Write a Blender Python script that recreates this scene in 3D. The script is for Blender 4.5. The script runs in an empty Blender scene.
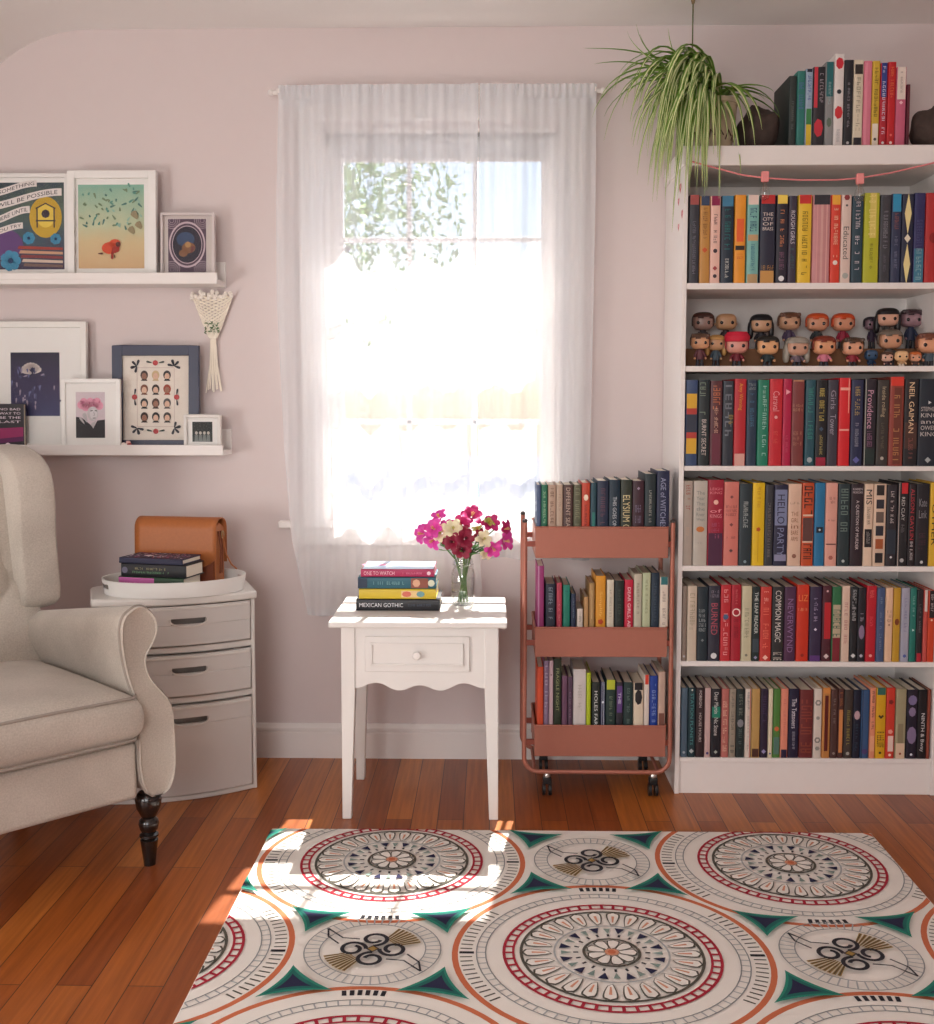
import bpy, bmesh, math, random
from mathutils import Vector, Matrix, Euler
random.seed(7)
C = bpy.context.scene.collection
S = bpy.context.scene
pi = math.pi
# ------------------------------------------------------------------ camera
F = 1120.0; H = 1.10
YAW = math.atan(23/F); PIT = math.atan(89.6/F); CYP = 489.6
cam_d = bpy.data.cameras.new('camera'); cam = bpy.data.objects.new('camera', cam_d); C.objects.link(cam)
cam.location = (0, 0, H); cam.rotation_euler = (pi/2-PIT, 0, YAW)
cam_d.sensor_fit = 'HORIZONTAL'; cam_d.sensor_width = 36; cam_d.lens = 36*F/934
cam_d.shift_y = -22.4/934; cam_d.clip_start = .05
S.camera = cam
# ------------------------------------------------------------------ light
S.view_settings.view_transform = 'Standard'; S.view_settings.look = 'None'
S.view_settings.gamma = 1; S.view_settings.use_curve_mapping = False
S.view_settings.exposure = 0.2
try: S.cycles.transparent_max_bounces = 24
except Exception: pass
W = bpy.data.worlds.new('sky'); S.world = W; W.use_nodes = True
wn = W.node_tree.nodes; wl = W.node_tree.links
sky = wn.new('ShaderNodeTexSky'); sky.sky_type = 'NISHITA'; sky.sun_disc = False
sky.sun_elevation = math.radians(50); sky.sun_rotation = math.radians(10); sky.ozone_density = .8
bg = wn['Background']; wl.new(sky.outputs[0], bg.inputs[0]); bg.inputs[1].default_value = .2
def lamp(name, kind, loc, direction, energy, color, size=None):
    d = bpy.data.lights.new(name, kind); d.energy = energy; d.color = color
    if size: d.shape = 'RECTANGLE'; d.size, d.size_y = size
    o = bpy.data.objects.new(name, d); C.objects.link(o); o.location = loc
    o.rotation_euler = Vector(direction).to_track_quat('-Z', 'Y').to_euler()
    return o
sun = lamp('sun', 'SUN', (1, 8, 8), (-.135, -1, -1.49), 33, (1, .95, .88)); sun.data.angle = math.radians(.6)
lamp('daylight_rear_window', 'AREA', (-.9, -2.1, 1.45), (.12, 1, .45), 50, (1, .985, .965), (1.5, 1.2))
lamp('added_side_fill', 'AREA', (-2.15, .9, .68), (1, .35, .45), 32, (1, .975, .95), (1.1, .62))  # added fill light from the left, aimed up to brighten the ceiling
# ------------------------------------------------------------------ pixel -> room helpers (rays from the camera onto real planes)
_f = Vector((-math.sin(YAW)*math.cos(PIT), math.cos(YAW)*math.cos(PIT), -math.sin(PIT)))
_r = Vector((math.cos(YAW), math.sin(YAW), 0)); _u = _r.cross(_f)
def ray(px, py): return _f + _r*((px-467)/F) + _u*((CYP-py)/F)
def PY(px, py, Y):
    d = ray(px, py); t = Y/d.y; return d.x*t, H+d.z*t
def PZ(px, py, Z):
    d = ray(px, py); t = (Z-H)/d.z; return d.x*t, d.y*t
# ------------------------------------------------------------------ materials
_mc = {}
def lin(c):
    if isinstance(c, str): c = tuple(int(c[i:i+2], 16) for i in (0, 2, 4))
    return tuple((v/255/12.92 if v/255 <= .04045 else ((v/255+.055)/1.055)**2.4) for v in c)
def M(c, rough=.55, metal=0, var=.06, bump=0, scale=60, spec=.5, coat=0):
    key = (str(c), rough, metal, var, bump, scale, spec, coat)
    if key in _mc: return _mc[key]
    m = bpy.data.materials.new('paint_'+str(len(_mc))); m.use_nodes = True
    n = m.node_tree.nodes; l = m.node_tree.links; b = n['Principled BSDF']
    b.inputs['Roughness'].default_value = rough; b.inputs['Metallic'].default_value = metal
    b.inputs['Specular IOR Level'].default_value = spec; b.inputs['Coat Weight'].default_value = coat
    r, g, bb = lin(c)
    tc = n.new('ShaderNodeTexCoord'); no = n.new('ShaderNodeTexNoise'); no.inputs['Scale'].default_value = scale
    no.inputs['Detail'].default_value = 3
    l.new(tc.outputs['Object'], no.inputs['Vector'])
    mx = n.new('ShaderNodeMix'); mx.data_type = 'RGBA'
    mx.inputs[6].default_value = (r*(1-var), g*(1-var), bb*(1-var), 1)
    mx.inputs[7].default_value = (min(1, r*(1+var)), min(1, g*(1+var)), min(1, bb*(1+var)), 1)
    l.new(no.outputs['Fac'], mx.inputs[0]); l.new(mx.outputs[2], b.inputs['Base Color'])
    if bump:
        bp = n.new('ShaderNodeBump'); bp.inputs['Strength'].default_value = bump; bp.inputs['Distance'].default_value = .002
        l.new(no.outputs['Fac'], bp.inputs['Height']); l.new(bp.outputs[0], b.inputs['Normal'])
    _mc[key] = m; return m
def mat_wall():
    m = M((220, 207, 205), .9, var=.015, bump=.1, scale=25); return m
def mat_floor():
    m = bpy.data.materials.new('oak_boards'); m.use_nodes = True
    n = m.node_tree.nodes; l = m.node_tree.links; b = n['Principled BSDF']
    tc = n.new('ShaderNodeTexCoord'); mp = n.new('ShaderNodeMapping'); mp.inputs['Rotation'].default_value = (0, 0, pi/2)
    l.new(tc.outputs['Object'], mp.inputs['Vector'])
    br = n.new('ShaderNodeTexBrick'); br.inputs['Scale'].default_value = 1
    br.inputs['Brick Width'].default_value = .85; br.inputs['Row Height'].default_value = .068
    br.inputs['Mortar Size'].default_value = .0012; br.inputs['Mortar Smooth'].default_value = .3; br.offset = .37
    br.inputs['Color1'].default_value = (0, 0, 0, 1); br.inputs['Color2'].default_value = (1, 1, 1, 1); br.inputs['Mortar'].default_value = (.5, .5, .5, 1)
    l.new(mp.outputs[0], br.inputs['Vector'])
    rp = n.new('ShaderNodeValToRGB')
    cols = [(0, (142, 72, 29)), (.35, (156, 82, 32)), (.7, (170, 94, 37)), (1, (192, 116, 50))]
    rp.color_ramp.elements[0].color = (*lin(cols[0][1]), 1); rp.color_ramp.elements[1].color = (*lin(cols[3][1]), 1)
    for p, c in cols[1:3]:
        e = rp.color_ramp.elements.new(p); e.color = (*lin(c), 1)
    l.new(br.outputs['Color'], rp.inputs[0])
    mp2 = n.new('ShaderNodeMapping'); mp2.inputs['Scale'].default_value = (90, 4, 90); l.new(tc.outputs['Object'], mp2.inputs['Vector'])
    no = n.new('ShaderNodeTexNoise'); no.inputs['Scale'].default_value = 1; no.inputs['Detail'].default_value = 5; l.new(mp2.outputs[0], no.inputs['Vector'])
    r2 = n.new('ShaderNodeValToRGB'); r2.color_ramp.elements[0].position = .35; r2.color_ramp.elements[0].color = (.74, .68, .62, 1)
    r2.color_ramp.elements[1].position = .7; r2.color_ramp.elements[1].color = (1.1, 1.1, 1.1, 1); l.new(no.outputs['Fac'], r2.inputs[0])
    mu = n.new('ShaderNodeMix'); mu.data_type = 'RGBA'; mu.blend_type = 'MULTIPLY'; mu.inputs[0].default_value = 1
    l.new(rp.outputs[0], mu.inputs[6]); l.new(r2.outputs[0], mu.inputs[7])
    m3 = n.new('ShaderNodeMix'); m3.data_type = 'RGBA'; l.new(br.outputs['Fac'], m3.inputs[0]); l.new(mu.outputs[2], m3.inputs[6])
    m3.inputs[7].default_value = (*lin((60, 26, 12)), 1)
    l.new(m3.outputs[2], b.inputs['Base Color'])
    bp = n.new('ShaderNodeBump'); bp.inputs['Strength'].default_value = .25; bp.inputs['Distance'].default_value = .001; bp.invert = True
    l.new(br.outputs['Fac'], bp.inputs['Height']); l.new(bp.outputs[0], b.inputs['Normal'])
    b.inputs['Roughness'].default_value = .33; return m
def mat_glass(tint=(1, 1, 1), refl=.5):
    k = ('glass', tint, refl)
    if k in _mc: return _mc[k]
    m = bpy.data.materials.new('clear_glass'); m.use_nodes = True
    n = m.node_tree.nodes; l = m.node_tree.links; n.remove(n['Principled BSDF'])
    t = n.new('ShaderNodeBsdfTransparent'); t.inputs[0].default_value = (*tint, 1)
    g = n.new('ShaderNodeBsdfGlossy'); g.inputs['Roughness'].default_value = .03
    fr = n.new('ShaderNodeLayerWeight'); fr.inputs[0].default_value = .5
    pw = n.new('ShaderNodeMath'); pw.operation = 'POWER'; pw.inputs[1].default_value = 4; l.new(fr.outputs['Facing'], pw.inputs[0])
    mt = n.new('ShaderNodeMath'); mt.operation = 'MULTIPLY_ADD'; mt.inputs[1].default_value = .45*refl; mt.inputs[2].default_value = .04*refl; l.new(pw.outputs[0], mt.inputs[0])
    mx = n.new('ShaderNodeMixShader'); l.new(mt.outputs[0], mx.inputs[0]); l.new(t.outputs[0], mx.inputs[1]); l.new(g.outputs[0], mx.inputs[2])
    l.new(mx.outputs[0], n['Material Output'].inputs[0]); _mc[k] = m; return m
def mat_sheer():
    m = bpy.data.materials.new('sheer_voile'); m.use_nodes = True
    n = m.node_tree.nodes; l = m.node_tree.links; n.remove(n['Principled BSDF'])
    tr = n.new('ShaderNodeBsdfTransparent')
    tl = n.new('ShaderNodeBsdfTranslucent'); tl.inputs[0].default_value = (.58, .60, .64, 1)
    df = n.new('ShaderNodeBsdfDiffuse'); df.inputs[0].default_value = (.97, .97, .99, 1)
    a = n.new('ShaderNodeMixShader'); a.inputs[0].default_value = .68; l.new(tl.outputs[0], a.inputs[1]); l.new(df.outputs[0], a.inputs[2])
    lw = n.new('ShaderNodeLayerWeight'); lw.inputs[0].default_value = .35
    mr = n.new('ShaderNodeMapRange'); mr.inputs[3].default_value = .58; mr.inputs[4].default_value = .88; l.new(lw.outputs['Facing'], mr.inputs[0])
    b = n.new('ShaderNodeMixShader'); l.new(mr.outputs[0], b.inputs[0]); l.new(tr.outputs[0], b.inputs[1]); l.new(a.outputs[0], b.inputs[2])
    l.new(b.outputs[0], n['Material Output'].inputs[0]); return m
def mat_ramp(stops, axis=2, noise=.25, scale=9, rough=.6):
    """printed picture: colour ramp along an axis of the print, broken up by noise"""
    m = bpy.data.materials.new('printed_art'); m.use_nodes = True
    n = m.node_tree.nodes; l = m.node_tree.links; b = n['Principled BSDF']; b.inputs['Roughness'].default_value = rough
    tc = n.new('ShaderNodeTexCoord'); sp = n.new('ShaderNodeSeparateXYZ'); l.new(tc.outputs['Generated'], sp.inputs[0])
    no = n.new('ShaderNodeTexNoise'); no.inputs['Scale'].default_value = scale; no.inputs['Detail'].default_value = 4; l.new(tc.outputs['Generated'], no.inputs['Vector'])
    ad = n.new('ShaderNodeMath'); ad.operation = 'MULTIPLY_ADD'; l.new(no.outputs['Fac'], ad.inputs[0]); ad.inputs[1].default_value = noise*2
    sb = n.new('ShaderNodeMath'); sb.operation = 'SUBTRACT'; l.new(sp.outputs[axis], sb.inputs[0]); sb.inputs[1].default_value = noise; l.new(sb.outputs[0], ad.inputs[2])
    rp = n.new('ShaderNodeValToRGB'); e = rp.color_ramp.elements
    e[0].position = stops[0][0]; e[0].color = (*lin(stops[0][1]), 1); e[1].position = stops[-1][0]; e[1].color = (*lin(stops[-1][1]), 1)
    for p, c in stops[1:-1]:
        q = e.new(p); q.color = (*lin(c), 1)
    l.new(ad.outputs[0], rp.inputs[0]); l.new(rp.outputs[0], b.inputs['Base Color']); return m
# ------------------------------------------------------------------ mesh builder
class MB:
    def __init__(s): s.v = []; s.f = []; s.m = []; s.mi = 0
    def add(s, vs, fs, T=None):
        o = len(s.v)
        for v in vs:
            v = Vector(v); s.v.append(T @ v if T else v)
        for f in fs: s.f.append([o+i for i in f]); s.m.append(s.mi)
        return s
    def box(s, x0, x1, y0, y1, z0, z1, T=None):
        return s.add([(x0,y0,z0),(x1,y0,z0),(x1,y1,z0),(x0,y1,z0),(x0,y0,z1),(x1,y0,z1),(x1,y1,z1),(x0,y1,z1)],
            [(0,3,2,1),(4,5,6,7),(0,1,5,4),(1,2,6,5),(2,3,7,6),(3,0,4,7)], T)
    def prism(s, poly, a, b, plane='xz', T=None):
        """closed outline extruded: 'xz' along y, 'xy' along z, 'yz' along x"""
        mk = {'xz': lambda p, t: (p[0], t, p[1]), 'xy': lambda p, t: (p[0], p[1], t), 'yz': lambda p, t: (t, p[0], p[1])}[plane]
        n = len(poly); vs = [mk(p, a) for p in poly]+[mk(p, b) for p in poly]
        fs = [list(range(n)), list(range(2*n-1, n-1, -1))]+[[i, n+i, n+(i+1) % n, (i+1) % n] for i in range(n)]
        return s.add(vs, fs, T)
    def lathe(s, prof, n=24, T=None, sx=1, sy=1):
        vs = []; fs = []
        for r, z in prof:
            for i in range(n): a = 2*pi*i/n; vs.append((r*sx*math.cos(a), r*sy*math.sin(a), z))
        k = len(prof)
        for j in range(k-1):
            for i in range(n): fs.append([j*n+i, j*n+(i+1) % n, (j+1)*n+(i+1) % n, (j+1)*n+i])
        if prof[0][0] > 1e-5: fs.append(list(range(n-1, -1, -1)))
        if prof[-1][0] > 1e-5: fs.append([(k-1)*n+i for i in range(n)])
        return s.add(vs, fs, T)
    def tube(s, pts, r, n=8, closed=False, T=None):
        pts = [Vector(p) for p in pts]; rs = r if isinstance(r, (list, tuple)) else [r]*len(pts)
        vs = []; fs = []; k = len(pts); up = None
        for j, p in enumerate(pts):
            if closed: t = pts[(j+1) % k]-pts[j-1]
            else: t = pts[min(j+1, k-1)]-pts[max(j-1, 0)]
            t.normalize()
            if up is None: up = Vector((0, 0, 1)) if abs(t.z) < .9 else Vector((1, 0, 0))
            a = t.cross(up); a.normalize(); up = a.cross(t); up.normalize()
            for i in range(n):
                q = 2*pi*i/n; vs.append(p+(a*math.cos(q)+up*math.sin(q))*rs[j])
        for j in range(k if closed else k-1):
            for i in range(n): fs.append([j*n+i, j*n+(i+1) % n, ((j+1) % k)*n+(i+1) % n, ((j+1) % k)*n+i])
        if not closed: fs += [list(range(n-1, -1, -1)), [(k-1)*n+i for i in range(n)]]
        return s.add(vs, fs, T)
    def ball(s, c, rx, ry=None, rz=None, e=1.0, n=16, m=10, T=None, keep=None):
        ry = ry or rx; rz = rz or rx; vs = []; fs = []
        sg = lambda x: math.copysign(abs(x)**e, x)
        for j in range(m+1):
            ph = -pi/2+pi*j/m
            for i in range(n):
                th = 2*pi*i/n
                vs.append((c[0]+rx*sg(math.cos(ph))*sg(math.cos(th)), c[1]+ry*sg(math.cos(ph))*sg(math.sin(th)), c[2]+rz*sg(math.sin(ph))))
        for j in range(m):
            for i in range(n):
                f = [j*n+i, j*n+(i+1) % n, (j+1)*n+(i+1) % n, (j+1)*n+i]
                if keep:
                    cc = [sum(vs[q][k] for q in f)/4-c[k] for k in range(3)]
                    if not keep(cc[0]/rx, cc[1]/ry, cc[2]/rz): continue
                fs.append(f)
        return s.add(vs, fs, T)
    def build(s, name, mats, parent=None, loc=(0, 0, 0), rot=(0, 0, 0), smooth=35, bevel=0, seg=2, sub=0, merge=True, solid=0):
        me = bpy.data.meshes.new(name); me.from_pydata([tuple(v) for v in s.v], [], s.f)
        if not isinstance(mats, (list, tuple)): mats = [mats]
        for m in mats: me.materials.append(m)
        for p, i in zip(me.polygons, s.m): p.material_index = i
        bm = bmesh.new(); bm.from_mesh(me)
        if merge: bmesh.ops.remove_doubles(bm, verts=bm.verts, dist=1e-5)
        bmesh.ops.recalc_face_normals(bm, faces=bm.faces) if merge == True else None
        bm.to_mesh(me); bm.free()
        if smooth:
            me.polygons.foreach_set('use_smooth', [True]*len(me.polygons))
            if not sub: me.set_sharp_from_angle(angle=math.radians(smooth))
        o = bpy.data.objects.new(name, me); C.objects.link(o); o.location = loc; o.rotation_euler = rot
        if parent: o.parent = parent
        if bevel:
            b = o.modifiers.new('bevel', 'BEVEL'); b.width = bevel; b.segments = seg; b.limit_method = 'ANGLE'; b.angle_limit = math.radians(40)
        if solid:
            q = o.modifiers.new('thickness', 'SOLIDIFY'); q.thickness = solid; q.offset = 0
        if sub:
            q = o.modifiers.new('smooth', 'SUBSURF'); q.levels = sub; q.render_levels = sub
        return o
def tag(o, label, cat, group=None, kind=None):
    o['label'] = label; o['category'] = cat
    if group: o['group'] = group
    if kind: o['kind'] = kind
    return o
def root(name, loc, label, cat, group=None, rz=0, rx=0, ry=0):
    o = bpy.data.objects.new(name, None); C.objects.link(o); o.location = loc; o.rotation_euler = (rx, ry, rz)
    o.empty_display_size = .02
    return tag(o, label, cat, group)
def struct(o, label=None):
    o['kind'] = 'structure'
    if label: o['label'] = label
    return o
_font = {}
def text_mesh(txt):
    if txt in _font: return _font[txt]
    cu = bpy.data.curves.new('lettering', 'FONT'); cu.body = txt; cu.align_x = 'LEFT'; cu.resolution_u = 2
    o = bpy.data.objects.new('lettering', cu); C.objects.link(o)
    dg = bpy.context.evaluated_depsgraph_get(); me = bpy.data.meshes.new_from_object(o.evaluated_get(dg))
    vs = [v.co.copy() for v in me.vertices]; fs = [list(p.vertices) for p in me.polygons]
    bpy.data.objects.remove(o); bpy.data.curves.remove(cu); bpy.data.meshes.remove(me)
    x0 = min(v.x for v in vs); x1 = max(v.x for v in vs); y0 = min(v.y for v in vs); y1 = max(v.y for v in vs)
    _font[txt] = ([((v.x-x0)/(x1-x0), (v.y-y0)/(y1-y0)) for v in vs], fs, (x1-x0)/(y1-y0)); return _font[txt]
def glyphs(seed, n):
    """letter-like strokes, for writing too small to read in the photo"""
    rnd = random.Random(seed); vs = []; fs = []
    def q(x0, x1, y0, y1):
        o = len(vs); vs.extend([(x0, y0), (x1, y0), (x1, y1), (x0, y1)]); fs.append([o, o+1, o+2, o+3])
    for i in range(n):
        if rnd.random() < .14: continue
        x = i/n; w = .68/n; s = w*.27
        if rnd.random() < .8: q(x, x+s, 0, 1)
        if rnd.random() < .6: q(x+w-s, x+w, 0, 1 if rnd.random() < .6 else .55)
        for yy in (0, .43, .86):
            if rnd.random() < .5: q(x, x+w, yy, yy+.14)
    if not vs: q(0, .1, 0, 1)
    return vs, fs
# ================================================================== room
WALL = 3.38; CEIL = 2.19
wall_m = mat_wall(); trim_m = M((238, 232, 228), .45, var=.01); ceil_m = M((243, 240, 237), .9, var=.01, bump=.05, scale=20)
GX0, GX1, GZ0, GZ1 = -.50, .205, .735, 1.90     # window opening
b = MB(); b.box(-2.3, GX0, WALL, WALL+.16, 0, 2.5).box(GX1, 2.3, WALL, WALL+.16, 0, 2.5).box(GX0, GX1, WALL, WALL+.16, 0, GZ0).box(GX0, GX1, WALL, WALL+.16, GZ1, 2.5)
struct(b.build('wall_back', wall_m, smooth=0))
struct(MB().box(-2.3, 2.3, -2.3, WALL+.16, -.08, 0).build('floor', mat_floor(), smooth=0))
struct(MB().box(-2.34, -2.22, -2.3, WALL, 0, 1.3).build('wall_left', wall_m, smooth=0))
struct(MB().box(2.22, 2.34, -2.3, WALL, 0, 2.18).build('wall_right', wall_m, smooth=0))
b = MB(); b.box(-2.3, -1.7, -2.42, -2.3, 0, 2.5).box(-.1, 2.3, -2.42, -2.3, 0, 2.5).box(-1.7, -.1, -2.42, -2.3, 0, .8).box(-1.7, -.1, -2.42, -2.3, 2.1, 2.5)
struct(b.build('wall_front', wall_m, smooth=0))
R = .42; prof = []
xc = -1.185
for i in range(9):
    a = math.radians(48)*i/8; prof.append((xc-R*math.sin(a), CEIL-R+R*math.cos(a)))
e = prof[-1]; prof.append((-2.3, e[1]-(e[0]+2.3)*math.tan(math.radians(48))))
line = list(reversed(prof))+[(2.3, CEIL)]
poly = line+[(2.3, 2.6), (-2.3, 2.6)]
struct(MB().prism(poly, -2.3, WALL, 'xz').build('ceiling', ceil_m, smooth=30))
def baseboard(name, x0, x1):
    pr = [(WALL, 0), (WALL-.016, 0), (WALL-.016, .078), (WALL-.012, .084), (WALL-.020, .088), (WALL-.020, .096), (WALL-.008, .106), (WALL, .106)]
    return struct(MB().prism(pr, x0, x1, 'yz').build(name, trim_m, smooth=30))
baseboard('baseboard_back', -2.2, .52)
# ---- window
win = MB(); y0, y1 = WALL-.02, WALL
cw = .068
win.box(GX0-cw, GX0, y0, y1, GZ0-.01, GZ1+.02).box(GX1, GX1+cw, y0, y1, GZ0-.01, GZ1+.02).box(GX0-cw-.008, GX1+cw+.008, y0-.006, y1, GZ1+.02, GZ1+.10)
win.box(GX0-cw-.02, GX1+cw+.02, y0-.014, y1, GZ1+.10, GZ1+.115)
wo = struct(win.build('window_1', trim_m, bevel=.003), 'white double-hung window behind the sheer curtains')
MB().box(GX0-.14, GX1+.12, WALL-.030, WALL+.03, GZ0-.022, GZ0).box(GX0-.09, GX1+.09, WALL-.018, WALL, GZ0-.075, GZ0-.022).build('window_sill', trim_m, wo, bevel=.004)
jm = MB(); jm.box(GX0, GX0+.012, WALL, WALL+.16, GZ0, GZ1).box(GX1-.012, GX1, WALL, WALL+.16, GZ0, GZ1).box(GX0, GX1, WALL, WALL+.16, GZ1-.012, GZ1).box(GX0, GX1, WALL+.03, WALL+.16, GZ0, GZ0+.01)
jm.build('window_jamb', trim_m, wo)
def sash(y, z0, z1):
    s = MB(); x0, x1 = GX0+.012, GX1-.012; w = .038; t = .03
    s.box(x0, x0+w, y, y+t, z0, z1).box(x1-w, x1, y, y+t, z0, z1).box(x0+w, x1-w, y, y+t, z0, z0+.04).box(x0+w, x1-w, y, y+t, z1-.035, z1)
    for k in (1, 2):
        xm = x0+w+(x1-x0-2*w)*k/3; s.box(xm-.007, xm+.007, y+.004, y+t-.004, z0+.04, z1-.035)
    zm = (z0+z1)/2; s.box(x0+w, x1-w, y+.004, y+t-.004, zm-.007, zm+.007)
    so = s.build('sash', trim_m, wo, bevel=.002)
    MB().box(x0+w, x1-w, y+.013, y+.016, z0+.04, z1-.035).build('glass', mat_glass(), so, smooth=0)
sash(WALL+.055, GZ0+.01, 1.32); sash(WALL+.09, 1.29, GZ1-.012)
# roller blind, mostly rolled up
bl = root('roller_blind', (0, 0, 0), 'rolled-up white roller blind at the window top behind the curtains', 'blind')
blm = M((214, 214, 212), .8, var=.02)
MB().tube([(GX0+.02, WALL+.028, 1.862), (GX1-.02, WALL+.028, 1.862)], .022, 16).build('roll', blm, bl)
MB().box(GX0+.03, GX1-.03, WALL+.006, WALL+.0075, 1.815, 1.86).build('fabric', blm, bl, smooth=0)
MB().box(GX0+.03, GX1-.03, WALL+.002, WALL+.012, 1.803, 1.817).build('hem_bar', trim_m, bl, bevel=.002)
# rear window behind the camera
w2 = MB(); w2.box(-1.76, -1.7, -2.3, -2.28, .74, 2.16).box(-.1, -.04, -2.3, -2.28, .74, 2.16).box(-1.7, -.1, -2.3, -2.28, 2.1, 2.16).box(-1.7, -.1, -2.3, -2.28, .74, .8).box(-.92, -.88, -2.36, -2.33, .8, 2.1)
struct(w2.build('window_2', trim_m, smooth=0), 'rear window')
w3 = MB(); w3.box(-2.22, -2.19, .3, .35, .3, 1.07).box(-2.22, -2.19, 1.45, 1.5, .3, 1.07).box(-2.22, -2.19, .35, 1.45, .3, .35).box(-2.22, -2.19, .35, 1.45, 1.02, 1.07)
struct(w3.build('side_fill_trim', trim_m, smooth=0), 'added trim around the side fill lamp')  # unseen trim added behind the left fill lamp; the wall there is solid
# outside
struct(MB().box(-14, 14, 3.6, 30, -.5, -.4).build('patio', M((52, 64, 82), 1, var=.1, scale=2), smooth=0), 'grey paved yard outside the window')
def tree(x, y, h, r, label, seed):
    rnd = random.Random(seed)
    t = root('garden_tree', (x, y, -.4), label, 'tree', 'trees outside the window')
    tr = MB(); tr.tube([(0, 0, 0), (.05, 0, h*.3), (0, .05, h*.7)], [.16, .12, .06], 10)
    for k in range(5):
        a = k*1.3; tr.tube([(0, 0, h*(.35+.06*k)), (r*.5*math.cos(a), r*.5*math.sin(a), h*(.6+.05*k))], [.05, .02], 6)
    tr.build('trunk', M((92, 74, 58), .9), t)
    lf = MB()
    for k in range(9000):
        a = rnd.random()*2*pi; ph = math.asin(rnd.uniform(-.8, 1)); q = r*rnd.random()**.4*(1+.15*math.sin(3*a))
        c = Vector((q*math.cos(a)*math.cos(ph), q*math.sin(a)*math.cos(ph), h*.72+q*math.sin(ph)))
        e = Euler((rnd.random()*6, rnd.random()*6, rnd.random()*6)).to_matrix().to_4x4(); e.translation = c; s = rnd.uniform(.024, .046)
        lf.add([(-s, 0, 0), (0, -s*.5, 0), (s, 0, 0), (0, s*.5, 0)], [(0, 1, 2, 3)], e)
    lf.build('foliage', M((140, 176, 92), .7, var=.3, scale=3), t, smooth=0, merge=False)
tree(-1.75, 8.2, 4.4, 1.5, 'leafy green tree outside the window, at its upper left', 3)
# ---- curtains
cp = MB(); rodz = 1.99; rx0, rx1 = -.632, .318
cp.tube([(rx0, 3.322, rodz), (rx1, 3.322, rodz)], .006, 10).ball((rx0-.006, 3.322, rodz), .009).ball((rx1+.006, 3.322, rodz), .009)
cr = cp.build('curtain_rod', trim_m); tag(cr, 'thin white curtain rod above the window', 'curtain rod')
for xx in (rx0+.02, rx1-.02):
    MB().box(xx-.006, xx+.006, 3.302, WALL-.0005, rodz-.006, rodz+.006).box(xx-.012, xx+.012, WALL-.004, WALL-.0005, rodz-.02, rodz+.02).build('bracket', trim_m, cr)
sheer = mat_sheer()
def interp(t, tab):
    for (a, x), (c, y) in zip(tab, tab[1:]):
        if t <= c: return x+(y-x)*max(0, (t-a))/(c-a)
    return tab[-1][1]
LE = [(88, 277), (200, 275), (300, 275), (450, 282), (540, 290), (600, 302), (618, 306)]
RE = [(88, 597), (200, 596), (300, 594), (450, 591), (560, 590), (618, 588)]
def curtain(name, label, fl, fr, seed, bot):
    rnd = random.Random(seed); nx, nz = 150, 70; vs = []; fs = []
    for j in range(nz+1):
        py = 84+(bot-84)*(j/nz)
        lx, lz = PY(interp(py, LE), py, 3.29); rx_, _ = PY(interp(py, RE), py, 3.30)
        tz = max(0, 1-(py-90)/110.)
        for i in range(nx+1):
            u = i/nx; U = fl+(fr-fl)*u; X = lx+(rx_-lx)*U
            amp = .004+.024*min(1, max(0, (py-92)/150)); s = X/.113+.12*math.sin(py*.009+seed)
            side = min(1, max(0, (.15-X)/.1)); side *= min(1, max(.3, (X+.60)/.12))
            amp *= interp(py, [(84, 1), (260, 1), (420, .62), (620, .55)])
            y = interp(py, [(84, 3.302), (240, 3.272), (330, 3.296), (440, 3.322), (620, 3.330)])*side+(1-side)*3.322 + amp*(.35+.65*side)*math.sin(2*pi*s)*(.75+.35*math.sin(X*17+seed)) + .003*math.sin(2*pi*X/.031+seed)*(1 if tz else .6)
            y = min(y, 3.345)
            z = lz+.004*math.sin(40*X)*(j/nz)
            vs.append((X, y if py > 96 else 3.302+.004*math.sin(2*pi*X/.02), z))
    for j in range(nz):
        for i in range(nx): a = j*(nx+1)+i; fs.append([a, a+1, a+nx+2, a+nx+1])
    o = MB().add(vs, fs).build(name, sheer, smooth=180); tag(o, label, 'curtain', 'sheer window curtains')
    # rod pocket and hem: doubled fabric
    h = MB(); row = [vs[int(2)*(nx+1)+i] for i in range(nx+1)]
    top = [(v[0], v[1]-.0015, vs[i][2]) for i, v in enumerate(row)]; low = [(v[0], v[1]-.0015, v[2]-.012) for v in row]
    h.add(top+low, [[i, i+1, nx+2+i, nx+1+i] for i in range(nx)]).build('rod_pocket', sheer, o, smooth=180)
    hb = [vs[nz*(nx+1)+i] for i in range(nx+1)]
    MB().add([(v[0], v[1]-.0015, v[2]) for v in hb]+[(v[0], v[1]-.0015, v[2]+.02) for v in hb], [[i, i+1, nx+2+i, nx+1+i] for i in range(nx)]).build('hem', sheer, o, smooth=180)
curtain('sheer_curtain', 'white sheer curtain panel hanging over the left part of the window', 0, .63, 1, 617)
curtain('sheer_curtain', 'white sheer curtain panel hanging over the right edge of the window, behind the cart', .635, 1, 5, 560)
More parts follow.
